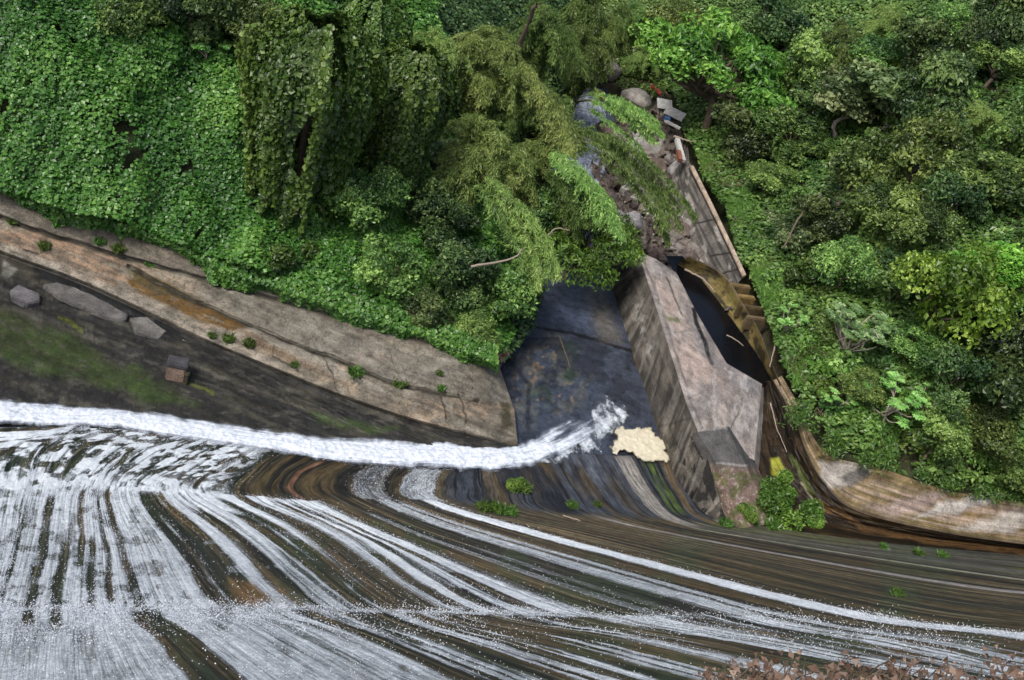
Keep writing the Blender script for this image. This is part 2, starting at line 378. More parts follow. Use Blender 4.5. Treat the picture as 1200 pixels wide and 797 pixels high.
def on_ground(px, py, h=0.0):
    """first point along the sight line that is h above the terrain"""
    px = np.atleast_1d(np.asarray(px, float)); py = np.atleast_1d(np.asarray(py, float))
    x, f, d = rays(px, py); L = np.sqrt(x * x + f * f + d * d); x, f, d = x / L, f / L, d / L
    ts = np.linspace(30, 330, 260); T = np.full(len(px), 330.0); done = np.zeros(len(px), bool)
    for t in ts:
        hit = (CH - d * t - ground(x * t, f * t) - h <= 0) & ~done; T[hit] = t; done |= hit
    lo, hi = T - 1.2, T.copy()
    for _ in range(12):
        m = (lo + hi) / 2; b = CH - d * m - ground(x * m, f * m) - h <= 0
        hi = np.where(b, m, hi); lo = np.where(b, lo, m)
    return np.stack([x * hi, f * hi, CH - d * hi], -1)

def gaxis(a, b, core0, core1, st):
    c = np.arange(core0, core1, st); l = core0 - np.cumsum(st * 1.13 ** np.arange(1, 60)); r = core1 + np.cumsum(st * 1.13 ** np.arange(0, 60))
    return np.concatenate([l[l > a][::-1], c, r[r < b]])
CLAMP = []

# ------------------------------------------------------------------ the dam's spillway face
toe_px = [(-500,560),(-200,515),(60,500),(215,512),(369,538),(502,550),(600,548),(660,533),(733,535),(782,538)]
toe = [tuple(P(a, b, 0.)[:2]) for a, b in toe_px]; toe += [(22, 55.5), (45, 64.5), (90, 82)]
toe = np.array(toe); toe[:, 0:2] = np.stack([toe[:, 0], toe[:, 1]], -1)
for _ in range(2): toe[1:-1] = .25 * toe[:-2] + .5 * toe[1:-1] + .25 * toe[2:]
RB, TH = 15.5, math.radians(37)
def dam_h(x, y):
    d, pos = seg_dist(x, y, [tuple(p) for p in toe])
    # sign: positive on the camera's side
    ty = np.interp(x, toe[:, 0], toe[:, 1]); d = np.where(y < ty, d, -d) - .3
    zc = RB * (1 - math.cos(TH)); dc = RB * math.sin(TH)
    dd = np.clip(d, 0, dc)
    return np.where(d < dc, RB - np.sqrt(RB * RB - dd * dd), zc + (d - dc) * math.tan(TH)) + .02 * d
def on_dam(px, py):
    x, f, d = rays(px, py); lo = np.full(np.shape(x), .006); hi = CH / d * 1.15
    for _ in range(34):
        m = (lo + hi) / 2; b = CH - d * m - dam_h(x * m, f * m) <= 0
        hi = np.where(b, m, hi); lo = np.where(b, lo, m)
    return np.stack([x * hi, f * hi, CH - d * hi], -1)
FL = [
 [(-330,520),(-400,545),(-440,580),(-470,645),(-500,715),(-540,770),(-600,850),(-700,1000)],
 [(60,500),(-5,528),(-25,574),(-40,645),(-60,715),(-75,760),(-100,850),(-160,1000)],
 [(110,503),(60,528),(40,574),(25,640),(5,715),(-5,760),(-20,850),(-50,1000)],
 [(184,508),(133,531),(97,575),(92,640),(85,715),(85,760),(90,850),(100,1000)],
 [(215,512),(165,536),(125,575),(140,640),(160,714),(205,752),(300,850),(430,1000)],
 [(255,517),(208,541),(168,576),(215,640),(272,714),(340,745),(520,850),(720,1000)],
 [(300,523),(262,546),(230,578),(310,625),(430,717),(560,765),(780,850),(1050,1000)],
 [(345,532),(318,553),(310,583),(400,628),(540,719),(720,757),(1050,850),(1400,1000)],
 [(385,540),(350,560),(362,586),(500,648),(690,723),(900,763),(1300,850),(1750,1000)],
 [(452,545),(433,563),(447,586),(558,628),(880,722),(1100,765),(1450,850),(1950,1000)],
 [(502,550),(489,568),(500,587),(640,630),(1000,722),(1220,750),(1600,820),(2100,930)],
 [(546,551),(545,571),(566,594),(740,634),(1060,708),(1280,738),(1680,795),(2150,870)],
 [(600,548),(615,574),(645,602),(820,641),(1100,695),(1320,722),(1720,765),(2200,820)],
 [(660,533),(682,572),(720,606),(860,637),(1130,684),(1340,706),(1760,745),(2250,790)],
 [(733,534),(758,576),(798,611),(930,636),(1160,670),(1360,694),(1800,725),(2300,760)],
 [(785,535),(803,575),(838,611),(975,637),(1180,660),(1380,680),(1840,705),(2350,735)],
 [(815,530),(838,580),(870,610),(1010,633),(1200,651),(1400,667),(1880,690),(2400,715)]]
FLa = np.array(FL, float); NU, NV = 1120, 520
tv = np.concatenate([np.linspace(0, 2, 150, endpoint=False), np.linspace(2, 5, 290, endpoint=False), np.linspace(5, 7, 80)]); NV = len(tv)
tu = np.concatenate([np.linspace(0, 1, 30, endpoint=False), np.linspace(1, 16, NU)]); NU = len(tu)
G = np.swapaxes(cr(np.swapaxes(FLa, 0, 1), tv), 0, 1)      # flow, level
G = cr(G, tu)                                              # (NU, NV, 2)
PX, PY = G[..., 0].T, G[..., 1].T
V_, U_ = np.meshgrid(tv, tu, indexing='ij')
DW = on_dam(PX, PY)
# relief: fine ribs along the fall line, a small ledge at each construction joint
rib = (fbm(U_ * 9, V_ * 1.2, seed=21, o=3) - .5) * .10
led = .04 * ss(3.9, 4.1, V_) * (1 - ss(9.0, 10, U_)) + .03 * ss(1.95, 2.05, V_) * (1 - ss(6.5, 7.5, U_))
DW[..., 2] += rib * (1 - .5 * ss(10.5, 11, U_)) + led
def mixm(c, k, m): return c + (np.array(k) - c) * m[..., None]
nA = fbm(U_ * 6, V_ * .8, seed=31); nB = fbm(U_ * 16, V_ * 1.4, seed=33); nC = fbm(PX * .02, PY * .02, seed=35); nD = fbm(U_ * 30, V_ * 1.0, seed=37, o=3)
c = np.zeros(U_.shape + (3,)) + np.array([.085, .062, .032])
c = mixm(c, (.035, .032, .024), ss(.42, .62, nA))
c = mixm(c, (.15, .095, .04), ss(.52, .70, nB) * .7)
c = mixm(c, (.05, .07, .03), ss(.5, .68, nC) * .55)
c = mixm(c, (.016, .017, .017), ss(.56, .66, nD) * .8)
c = mixm(c, (.26, .20, .12), ss(.62, .72, fbm(U_ * 34, V_ * .7, seed=38, o=3)) * .55)
# bucket: dark grey-blue wet on the right, ringed brown in the middle
bk_ = 1 - ss(1.75, 2.1, V_)
c = mixm(c, (.055, .058, .068), bk_ * ss(10.2, 11, U_))
c = mixm(c, (.035, .028, .018), bk_ * ss(6.5, 7.2, U_) * (1 - ss(10.2, 10.8, U_)) * .8)
c = mixm(c, (.014, .013, .012), bk_ * ss(.50, .58, fbm(U_ * 15, V_ * .3, seed=42, o=3)) * ss(6.2, 6.8, U_) * .85)
c = mixm(c, (.12, .08, .035), bk_ * ss(.5, .65, fbm(U_ * 5, V_ * .3, seed=41)) * ss(6.5, 7, U_) * (1 - ss(13, 14, U_)) * .6)
c = mixm(c, (.02, .021, .026), bk_ * ss(10.5, 11, U_) * ss(.5, .62, fbm(U_ * 4, V_ * .5, seed=43)) * .8)
c = mixm(c, (.16, .17, .20), bk_ * ss(11.3, 12, U_) * ss(.6, .8, fbm(U_ * 3, V_ * .6 + 4, seed=45)) * .5)
# named stains
def band(u0, hw, soft, v0=-1, v1=99, sv=.15):
    return (1 - ss(hw, hw + soft, np.abs(U_ - u0))) * ss(v0 - sv, v0 + sv, V_) * (1 - ss(v1 - sv, v1 + sv, V_))
wob = .05 * (fbm(V_ * 3, U_ * .5, seed=51) - .5)
c = mixm(c, (.19, .095, .055), band(7.9 + wob, .035, .06, .1, 2.3) * .9)
c = mixm(c, (.30, .26, .22), band(13.95 + wob, .13, .05, 0, 2.2) * .9)
c = mixm(c, (.15, .10, .05), band(14.8 + wob, .07, .08, 0, 2.2) * .8)
c = mixm(c, (.08, .11, .03), band(14.4, .12, .1, .2, 1.7) * ss(.4, .6, nB))
c = mixm(c, (.34, .29, .26), band(12.75 + .5 * (V_ - 2) * .12 + wob, .055, .05, 2.05, 9) * (.55 + .6 * nB))
c = mixm(c, (.22, .19, .16), band(14.3 + wob, .03, .04, 2.0, 9) * (.5 + nB * .8))
c = mixm(c, (.38, .34, .24), band(13.75, .035, .04, 2.3, 9) * (.5 + nB * .7))
c = mixm(c, (.02, .018, .016), band(13.45, .03, .03, 2.1, 9) * .9)
c = mixm(c, (.09, .09, .092), ss(13.4, 14.2, U_) * ss(2.05, 2.3, V_) * .45 * (1 - ss(.5, .7, nA)))
c = mixm(c, (.11, .12, .03), ss(13.8, 14.3, U_) * ss(2.0, 2.2, V_) * ss(.5, .65, nB) * .6)
c = mixm(c, (.012, .010, .009), band(8.9, .15, .1, .2, 1.9) * .3)
# green weed under the falling water
c = mixm(c, (.022, .04, .018), (1 - ss(5.5, 7.5, U_)) * ss(.45, .6, nA) * .6)
c = mixm(c, (.014, .016, .012), (1 - ss(5.5, 7.0, U_)) * ss(.4, .6, nD) * .7)
c = mixm(c, (.22, .12, .045), blob(PX, PY, [(270,680),(330,690),(350,712),(280,712)], 6, 8) * .8)
c = c * np.array([.82, .90, .96])
wet = np.clip(.45 + .4 * bk_ + .3 * (nA - .5), 0, 1) - .25 * ss(11, 12, U_) * ss(2, 2.3, V_)
DC = np.concatenate([c, wet[..., None]], -1)
uvd = np.stack([U_, V_], -1); CLAMP.append(DW - np.array([0, 0, .6]))
dam = empty('dam', (0, 20, 0), 'broad curved concrete dam face streaked brown and wet with white water running down it', 'dam')
F_ = grid_faces(NU, NV)[:, ::-1]
_t = np.cross(DW[0, 200] - DW[0, 199], DW[1, 199] - DW[0, 199])[2]
if _t > 0: F_ = F_[:, ::-1]
mesh_obj('spillway_face', DW, F_, M_dam, dam, col=DC.reshape(-1, 4), uv=uvd)

# falling water over the face
n_s = fbm(U_ * 11, V_ * .9, seed=61, o=3); n_w = fbm(U_ * 3.2, V_ * .5, seed=63, o=3); n_p = fbm(PX * .03, PY * .03, seed=64)
def gap(u0, hw, v0, v1, soft=.06): return band(u0, hw, soft, v0, v1)
left = 1 - ss(5.0, 5.8, U_)
foam = .30 * np.ones_like(U_) - .25
foam = np.where(V_ >= 0, foam, foam)
Vj = V_ + .10 * (fbm(U_ * 9, V_ * 0 + 2, seed=76) - .5); z_mid = ss(1.97, 2.05, Vj) * (1 - ss(3.98, 4.02, V_)); z_low = 1 - (1 - ss(3.98, 4.02, V_)); z_b = 1 - ss(1.97, 2.05, Vj)
mid = left * .86 + (1 - left) * (1 - ss(7.95, 8.35, U_)) * (.76 + .2 * ss(.36, .50, n_w))
b_ = (1 - ss(6.0, 6.9, U_)) * (.38 + .55 * ss(.40, .58, fbm(U_ * 6 + .6 * V_, V_ * 7, seed=74, o=3)) - .35 * ss(.52, .66, n_s) + .45 * ss(1.4, 2, V_))
low = (1 - ss(8.6, 9.4, U_)) * .80 + ss(8.6, 9.2, U_) * (1 - ss(9.55, 9.75, U_)) * .5
foam = z_mid * mid + z_b * b_ + z_low * low
n_f = fbm(U_ * 24, V_ * .8, seed=67, o=3)
foam = foam - .16 * ss(.58, .70, n_s) * z_mid * ss(3.5, 6.5, U_) - (.16 + .14 * ss(4, 6, U_)) * ss(.57, .72, n_f) * z_mid - .62 * ss(.47, .58, n_s) * z_low * ss(4.6, 7, U_) - .25 * ss(.52, .66, fbm(PX * .07, PY * .11, seed=75)) * z_mid * (1 - ss(4, 6, U_)) - .3 * ss(.52, .66, n_f) * z_low * ss(4, 6, U_) - .14 * ss(.5, .7, n_p) * z_low - .22 * ss(.55, .66, n_s) * z_low * ss(5, 7, U_)
# clean thin dark gaps in the sheet
for u0, hw, v0, v1 in ((1.55,.03,2.1,4.3),(1.9,.02,2.4,4.2),(2.38,.05,2.2,4.4),(2.75,.05,3.0,4.6),(3.05,.03,2.0,3.3),(3.32,.05,2.9,4.05),(3.7,.02,2.2,3.9),(4.05,.02,2.0,4.1),(4.95,.03,2.05,4.0),(5.14,.05,2.05,3.98),(5.33,.02,2.1,3.9),
                       (5.62,.04,2.5,3.95),(6.05,.03,2.6,3.98),(6.25,.03,2.2,3.98),(7.1,.03,2.2,4.0),(7.4,.04,2.2,4.0),(7.75,.03,2.3,4.0),(4.02,.13,4.08,8),(5.5,.02,4.1,6),(6.0,.03,4.1,6),(7.1,.05,4.1,6),(6.6,.03,4.1,6),(7.9,.06,4.0,6),(8.5,.06,4.0,6)):
    foam -= (.40 + .25 * (fbm(V_ * 3, U_ * 0 + u0 * 3, seed=68) > .45)) * gap(u0 + .04 * (fbm(V_ * 2.2, U_ * 0 + u0 * 7, seed=66) - .5) * 3, hw * (.55 if u0 < 4 and v0 < 4 else 1), v0, v1, .09)
foam -= .75 * (1 - ss(.02 + .09 * (V_ - 2), .10 + .16 * (V_ - 2), np.abs(U_ - 6.62))) * z_mid * .85
# streams
wd1 = np.where(V_ < 2, .22, .06) ; wd2 = np.where(V_ < 2, .33, .11)
foam = np.maximum(foam, band(9.0 + wob, wd1, .16, .05, 9) * (.46 + .22 * z_mid))
foam = np.maximum(foam, (1 - ss(wd2, wd2 + .14, np.abs(U_ - 10.02 - wob))) * (.60 + .40 * z_mid + .25 * z_low) * ss(0, .1, V_))
foam = np.maximum(foam, band(9.25 + wob, .05, .08, 2.1, 6) * .68)
foam = np.maximum(foam, band(8.45 + wob, .03, .07, 2.3, 6) * .5)
foam = np.maximum(foam, band(8.62, .02, .05, 3.0, 6) * .46)
foam = np.maximum(foam, (1 - ss(.0, .09, V_ - 0)) * (1 - ss(10.6, 11, U_)) * .55)
foam = np.maximum(foam, (1 - ss(0, .08, np.abs(V_ - 4.02))) * (1 - ss(8.3, 9, U_)) * (.45 + .5 * n_s))
foam = np.clip(foam, 0, 1)
foam *= 1 - ss(13, 13.5, U_)
scal = z_b * (1 - ss(6.5, 7.2, U_)) + z_b * band(9.5, 1.2, .3) * .4
WW = DW.copy(); 
lump = fbm(WW[..., 0] * 1.6, WW[..., 1] * 1.6, seed=71, o=4) - .35
WW[..., 2] += .03 + foam * (.04 + .16 * lump) + .05 * foam * (fbm(U_ * 14, V_ * 5, seed=72, o=3) - .5)
m = foam > .14
fm = m.ravel()[F_].all(1); Fw = F_[fm]; used, inv = np.unique(Fw.ravel(), return_inverse=True)
wobj = mesh_obj('water', WW.reshape(-1, 3)[used], inv.reshape(-1, 4), M_foam, uv=uvd.reshape(-1, 2)[used], attrs={'foam': foam.ravel()[used], 'scallop': scal.ravel()[used]})
tag(wobj, 'white sheets and streams of water running down the dam face', 'water', kind='structure')

# spray thrown up over the broken water
rs = np.random.default_rng(99); pr = (foam * (z_mid + z_low * 1.5 + .5 * z_b) * (V_ < 6) * (U_ < 12.5)).ravel(); pr = pr * (1 + 2.5 * (1 - ss(0, .25, np.abs(V_ - 4.05)))).ravel(); pr /= pr.sum()
ns = 60000; ii = rs.choice(len(pr), ns, p=pr); hh = rs.exponential(.05, ns) * (1 + 1.2 * (1 - ss(0, .2, np.abs(V_.ravel()[ii] - 4.05)))); q_ = WW.reshape(-1, 3)[ii] + rs.normal(size=(ns, 3)) * .06; q_[:, 2] += hh
sz = rs.uniform(.010, .030, ns)[:, None, None]; tet = np.array([[1, 0, -.7], [-1, 0, -.7], [0, 1, .7], [0, -1, .7]]); Vs = (q_[:, None] + tet[None] * sz * rs.uniform(.4, 1, (ns, 1, 3))).reshape(-1, 3)
Fs = (np.array([[0, 2, 3], [1, 3, 2], [0, 1, 2], [0, 3, 1]])[None] + 4 * np.arange(ns)[:, None, None]).reshape(-1, 3)
M_spray = simple('water_spray', (.86, .9, .95), .4, 3, .05)
so_ = mesh_obj('water', Vs, Fs, M_spray, smooth=False); tag(so_, 'drops of spray leaping over the falling water', 'water', kind='structure')

# crest ledge the photographer leans over (below the frame), part of the dam
def boxmesh(name, mat, cx_, sx, rot=0, bev=.03, parent=None, col=None):
    import bmesh
    bm = bmesh.new(); bmesh.ops.create_cube(bm, size=1)
    for v in bm.verts: v.co = Vector((v.co.x * sx[0], v.co.y * sx[1], v.co.z * sx[2]))
    if bev: bmesh.ops.bevel(bm, geom=bm.edges[:], offset=bev, segments=2, affect='EDGES')
    R_ = rot if isinstance(rot, Matrix) else Matrix.Rotation(rot, 4, 'Z')
    for v in bm.verts: v.co = R_ @ v.co + Vector(cx_)
    me = bpy.data.meshes.new(name); bm.to_mesh(me); bm.free(); me.materials.append(mat)
    if col is not None:
        a = me.attributes.new('Col', 'FLOAT_COLOR', 'POINT'); a.data.foreach_set('color', np.tile(np.array(col, np.float32), len(me.vertices)))
    o = bpy.data.objects.new(name, me); COL.objects.link(o)
    if parent: o.parent = parent; o.matrix_parent_inverse = Matrix.Translation(-Vector(parent.location))
    return o
boxmesh('crest_ledge', M_conc, (9, .5, 35.0), (17, 4.6, 1.0), math.radians(16), .05, dam, (.3, .29, .27, 0))

# ------------------------------------------------------------------ channel water along the toe
def foampatch(name, rows, nu, nv, fo, mat, lab, amp=.14):
    A = np.asarray(rows, float); tv_ = np.linspace(0, len(A) - 1, nv); tu_ = np.linspace(0, A.shape[1] - 1, nu)
    G_ = np.swapaxes(cr(np.swapaxes(cr(A, tv_), 0, 1), tu_), 0, 1); W = P(G_[..., 0], G_[..., 1], G_[..., 2])
    Vv, Uu = np.meshgrid(tv_ / (len(A) - 1), tu_, indexing='ij')
    f = fo(G_[..., 0], G_[..., 1], Uu, Vv)
    W[..., 2] += f * (amp * (fbm(W[..., 0] * 1.5, W[..., 1] * 1.5, seed=81) + .4 * fbm(W[..., 0] * 5, W[..., 1] * 5, seed=82) - .4))
    CLAMP.append(W)
    Fg = grid_faces(nu, nv)
    if np.cross(W[0, 1] - W[0, 0], W[1, 0] - W[0, 0])[2] < 0: Fg = Fg[:, ::-1]
    o = mesh_obj(name, W, Fg, mat, uv=np.stack([Uu, Vv], -1).reshape(-1, 2), attrs={'foam': f.ravel()})
    return tag(o, lab, 'water', kind='structure')
up = [(-250,435),(-100,448),(0,460),(60,468),(130,473),(200,480),(300,496),(380,506),(450,507),(520,509),(590,514),(620,506),(665,480),(708,458),(740,440)]
lo = [(-250,530),(-100,515),(0,506),(60,506),(130,508),(200,520),(300,533),(380,546),(450,555),(520,558),(590,558),(650,552),(702,530),(742,505),(775,486)]
up = [(a, b + 1) for a, b in up]; lo = [(a, b - 1 - 5 * (a > 640)) for a, b in lo]
rows = [[(a, b, .06 + .02 * (i > 5)) for i, (a, b) in enumerate(lo)], [((a + c_) / 2, (b + d_) / 2, .22) for (a, b), (c_, d_) in zip(lo, up)], [(a, b, .10) for a, b in up]]
foampatch('water', rows, 900, 70, lambda px, py, u, v: np.clip(1.1 * ss(-.02, .38, v + .16 * (fbm(u * 7, v * 3, seed=3) - .5)) * ss(-.02, .38, 1 - v + .16 * (fbm(u * 7, v * 3 + 5, seed=4) - .5)) * (1 - .95 * ss(10.6, 13.0, u + 2.2 * (fbm(u * 2, v * 5, seed=5) - .5))), 0, 1),
          M_chan, 'rushing white water in the channel along the foot of the dam', .16)
def pond(px, py, u, v):
    c1 = blob(px, py, [(722,507),(750,500),(772,512),(782,536),(760,538),(738,530),(718,528)], 9, 7, .1)
    return c1
M_cream = foam_mat('settled_foam', 3, 3, .2, .5, (.68, .64, .50), cells=False, dark=(.46, .42, .30), film=.3, bump=.01, wn=(.8, .12, .08)) if 1 else foam_mat('x', 3, 3, .2, .5, (.86, .82, .70), cells=False)
foampatch('water', [[(705,545,.2),(750,548,.2),(795,552,.2)], [(712,490,.2),(745,488,.2),(780,495,.2)]], 80, 60, pond, M_cream, 'pool of cream foam trapped beside the training wall', .16)
M_spl = foam_mat('splashing_water', 5, 9, .42, .80, (.93, .95, .98), cells=False, film=.1)
foampatch('water', [[(600,540,.12),(700,545,.12),(775,535,.12)], [(640,470,.12),(700,450,.12),(762,470,.12)], [(640,430,.12),(690,420,.12),(745,425,.12)]], 220, 140,
          lambda px, py, u, v: np.clip(blob(px, py, [(610,548),(650,520),(690,485),(708,462),(716,455),(722,470),(745,474),(748,488),(728,500),(715,515),(690,532),(650,550)], 12, 12, .06) * (.30 + .55 * fbm((px + py) * .03, (px - py) * .11, seed=83)), 0, 1),
          M_spl, 'broken white splashes spreading over the channel bend', .1)

# ------------------------------------------------------------------ wet floor of the outlet
def floorcol(px, py, u, v):
    a = fbm(px * .03, py * .03, seed=91); b = fbm(px * .12, py * .12, seed=92)
    c = np.zeros(px.shape + (3,)) + np.array([.042, .052, .074])
    c = mixm(c, (.085, .09, .085), blob(px, py, [(600,400),(660,398),(700,440),(680,480),(610,500),(590,470)], 12, 20) * ss(.4, .6, b))
    c = mixm(c, (.17, .13, .09), ss(.66, .74, fbm(px * .16, py * .16, seed=95)) * blob(px, py, [(595,400),(665,400),(690,450),(670,480),(600,480)], 12, 15))
    c = mixm(c, (.05, .08, .045), ss(.56, .7, a) * blob(px, py, [(620,400),(680,410),(690,470),(640,480)], 12, 20))
    c = mixm(c, (.015, .016, .022), ss(.5, .6, fbm(px * .05, py * .05, seed=96)) * .6 * (py > 395))
    c = mixm(c, (.012, .012, .015), line(px, py, [(585,384),(625,383),(680,393),(740,411)], 2.0))
    c = mixm(c, (.012, .012, .015), line(px, py, [(594,420),(620,450),(618,490)], 3.0) * .7)
    c = mixm(c, (.17, .15, .12), blob(px, py, [(690,330),(700,330),(728,400),(705,395),(680,350)], 8, 6) * .55)
    c = mixm(c, (.085, .105, .165), blob(px, py, [(590,250),(680,250),(690,385),(620,380)], 12, 8) * .7)  # sky reflection painted as bluer colour on the upper floor
    return np.concatenate([c, np.full(px.shape + (1,), .95)], -1)
fl = patch('ground', [[(540,560,-.1),(600,566,-.1),(660,556,-.1),(720,550,-.1),(800,560,-.1)], [(560,500,.0),(600,490,.0),(660,480,.0),(715,480,.0),(775,500,.0)],
     [(570,420,.05),(600,410,.05),(650,408,.05),(700,412,.05),(750,425,.05)],
     [(575,380,.16),(610,376,.16),(655,380,.16),(700,390,.16),(745,402,.16)], [(590,300,.16),(620,300,.16),(660,300,.16),(690,300,.16),(722,300,.16)], [(610,200,.1),(640,200,.1),(665,200,.1),(690,215,.1),(715,240,.1)]],
     160, 260, floorcol, M_wet, disp=lambda px, py, u, v: .10 * (fbm(px * .07, py * .07, seed=97) - .5) * ss(395, 410, py) + .03 * (fbm(px * .2, py * .2, seed=98) - .5))
tag(fl, 'wet blue-grey concrete floor of the outlet channel with painted sky reflection, mottled with moss', 'floor', kind='structure')

rv = foampatch('river', [[(615,330,.0),(665,330,.0),(715,330,.0)], [(610,240,.0),(650,235,.0),(705,250,.0)], [(640,160,.0),(690,160,.0),(722,170,.0)], [(655,105,.0),(690,100,.0),(712,105,.0)]], 60, 160, lambda px, py, u, v: .5 + 0 * px, M_river, 'shallow river running away between the rocks and bamboo', .02)
M_rap = foam_mat('river_rapids', 4, 14, .4, .95, (.75, .82, .92), cells=False, dark=(.3, .36, .48), film=.3)
foampatch('water', [[(630,320,.1),(665,320,.1),(700,320,.1)], [(630,240,.1),(665,235,.1),(700,250,.1)], [(665,160,.1),(692,160,.1),(712,170,.1)], [(672,105,.1),(690,100,.1),(705,105,.1)]], 70, 200, lambda px, py, u, v: .62 + 0 * px, M_rap, 'pale rapids on the river below the bamboo', .12)

# ------------------------------------------------------------------ left bank: sloping concrete apron
bankx = [-250,-120,0,85,152,237,330,400,470,540,602]
bot = [455,468,480,488,494,500,508,516,524,530,534]
kb  = [200,248,295,326,356,397,436,464,488,507,520]
g2  = [165,210,262,292,318,352,392,421,448,468,485]
top = [120,175,228,254,272,300,335,360,385,408,432]
R0 = [(x + 25, y + 22, -.35) for x, y in zip(bankx, bot)]; R1 = [(x, y, .02) for x, y in zip(bankx, bot)]
R2 = [(x, y + 2, .45) for x, y in zip(bankx, kb)]; R3 = [(x, y - 2, .80) for x, y in zip(bankx, kb)]
R4 = [(x, y, 1.6) for x, y in zip(bankx, g2)]; R5 = [(x, y, 2.6) for x, y in zip(bankx, top)]
R6 = [(x + 6, y - 16, 2.75) for x, y in zip(bankx, top)]
R2[-1] = (606, 524, .2); R3[-1] = (607, 520, .35); R4[-1] = (603, 480, .9); R5[-1] = (586, 432, 1.6); R6[-1] = (592, 415, 1.7)
KB = list(zip(bankx, kb)); G1 = [(0,254),(24,264),(85,284),(152,303),(264,335),(340,356),(400,371)]
G2 = [(150,312),(200,340),(284,378),(340,402),(400,424),(454,448),(520,463),(560,470)]
def bankcol(px, py, u, v):
    a = fbm(px * .02, py * .05, seed=101); b = fbm(px * .09, py * .16, seed=102); s = fbm((px * .93 + py * .37) * .012, (py * .93 - px * .37) * .16, seed=103)
    c = np.zeros(px.shape + (3,)) + np.array([.225, .195, .16])
    c = mixm(c, (.31, .235, .175), ss(.45, .62, a) * .8)
    c = mixm(c, (.33, .21, .145), blob(px, py, [(0,268),(60,275),(145,303),(150,325),(130,340),(60,310),(0,285)], 4, 5) * .75)
    c = mixm(c, (.12, .105, .09), ss(.52, .68, s) * .65)
    c = mixm(c, (.33, .30, .27), line(px, py, [(x, y - 5) for x, y in KB[1:7]], 7) * .6)
    c = mixm(c, (.085, .075, .065), (1 - ss(0, 10, np.interp(px, bankx, top) + 6 - py + 0)) * ss(.4, .7, b) * .5)
    c = mixm(c, (.13, .07, .018), 1.0 * blob(px, py, [(150,311),(175,322),(225,345),(275,370),(287,385),(270,388),(220,370),(165,342),(150,330)], 2, 3))
    c = mixm(c, (.06, .055, .02), blob(px, py, [(150,311),(175,322),(225,345),(240,360),(190,345),(150,325)], 3, 3) * .7)
    c = mixm(c, (.33, .30, .265), blob(px, py, [(280,375),(300,385),(400,430),(460,462),(400,445),(330,410)], 3, 4) * .7)
    c = mixm(c, (.19, .125, .08), blob(px, py, [(280,388),(330,408),(380,430),(360,432),(300,408)], 3, 4) * .7)
    for L_, wd in ((G1, 2.4), (G2, 2.0)): c = mixm(c, (.028, .026, .018), line(px, py, L_, wd, 2))
    c = mixm(c, (.04, .035, .028), line(px, py, [(512,438),(520,470),(524,490)], 1.2, 6) )
    c = mixm(c, (.03, .028, .02), line(px, py, [(320,405),(322,420),(335,425),(350,437)], 1.2, 5) * .9)
    c = mixm(c, (.04, .035, .028), line(px, py, [(28,294),(46,297),(60,290)], 1.2, 5) * .9)
    c = mixm(c, (.05, .045, .02), blob(px, py, [(583,460),(598,470),(600,500),(590,505),(585,480)], 3, 5) * .8)
    g1y = np.interp(px, [q[0] for q in G1] + [480, 600], [q[1] for q in G1] + [395, 440]); g2y = np.interp(px, [0] + [q[0] for q in G2] + [610], [275] + [q[1] for q in G2] + [476])
    c = mixm(c, (.15, .135, .12), ss(-2, 2, g1y - py) * .75)
    c = mixm(c, (.20, .185, .165), ss(0, 3, py - g1y) * ss(0, 3, g2y - py) * ss(180, 260, px) * .7)
    st_ = fbm((px * .93 + py * .37) * .05, (py * .93 - px * .37) * .22, seed=109, o=5); c = mixm(c, (.07, .06, .05), ss(.56, .70, st_) * .4); c = mixm(c, (.36, .33, .29), ss(.60, .72, 1 - st_) * .3)
    sp_ = fbm(px * .5, py * .5, seed=110, o=3); c = mixm(c, (.06, .052, .042), ss(.64, .74, sp_) * .5)
    c = mixm(c, (.04, .035, .028), line(px, py, [(372,412),(390,440),(396,462)], .9, 5) * .8 + line(px, py, [(455,410),(462,430),(470,446)], .8, 4) * .6 + line(px, py, [(536,462),(548,486),(545,508)], 1.2, 5) * .8)
    c = mixm(c, (.34, .31, .27), line(px, py, [(525,470),(535,490),(560,505)], 4, 6) * .5)
    c = c * .80
    # below the kerb: black, wet, mossy
    d = py - np.interp(px, bankx, kb)
    k = ss(-1, 3, d)
    dk = np.zeros_like(c) + np.array([.030, .028, .028])
    dk = mixm(dk, (.075, .065, .05), ss(.5, .7, s) * .8)
    dk = mixm(dk, (.12, .105, .09), ss(.62, .75, fbm(px * .05, py * .12, seed=107)) * .7)
    dk = mixm(dk, (.055, .085, .02), blob(px, py, [(-60,345),(0,362),(60,385),(130,420),(200,455),(238,470),(180,474),(100,450),(0,425),(-60,400)], 8, 14, .03) * (.45 + .6 * b))
    dk = mixm(dk, (.03, .035, .012), blob(px, py, [(-60,345),(0,362),(60,385),(130,420),(200,455),(238,470),(180,474),(100,450),(0,425),(-60,400)], 8, 14, .03) * ss(.5, .65, s) * .6)
    dk = mixm(dk, (.05, .08, .02), blob(px, py, [(360,482),(420,492),(470,505),(430,508),(380,498)], 4, 6) * .8)
    dk = mixm(dk, (.11, .12, .02), line(px, py, [(68,373),(80,378),(95,388)], 2.5, 4) + line(px, py, [(222,447),(235,453),(250,462)], 2, 4))
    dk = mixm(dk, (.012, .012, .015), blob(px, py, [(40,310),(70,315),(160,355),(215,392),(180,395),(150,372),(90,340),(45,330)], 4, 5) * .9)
    dk = mixm(dk, (.30, .28, .26), blob(px, py, [(3,305),(20,318),(10,325),(0,322)], 2, 3))
    dk = mixm(dk, (.10, .09, .075), ss(.60, .70, fbm((px * .93 + py * .37) * .04, (py * .93 - px * .37) * .4, seed=112)) * .6)
    dk = dk * np.array([.62, .66, .62])
    c = c * np.array([.98, 1., .93])
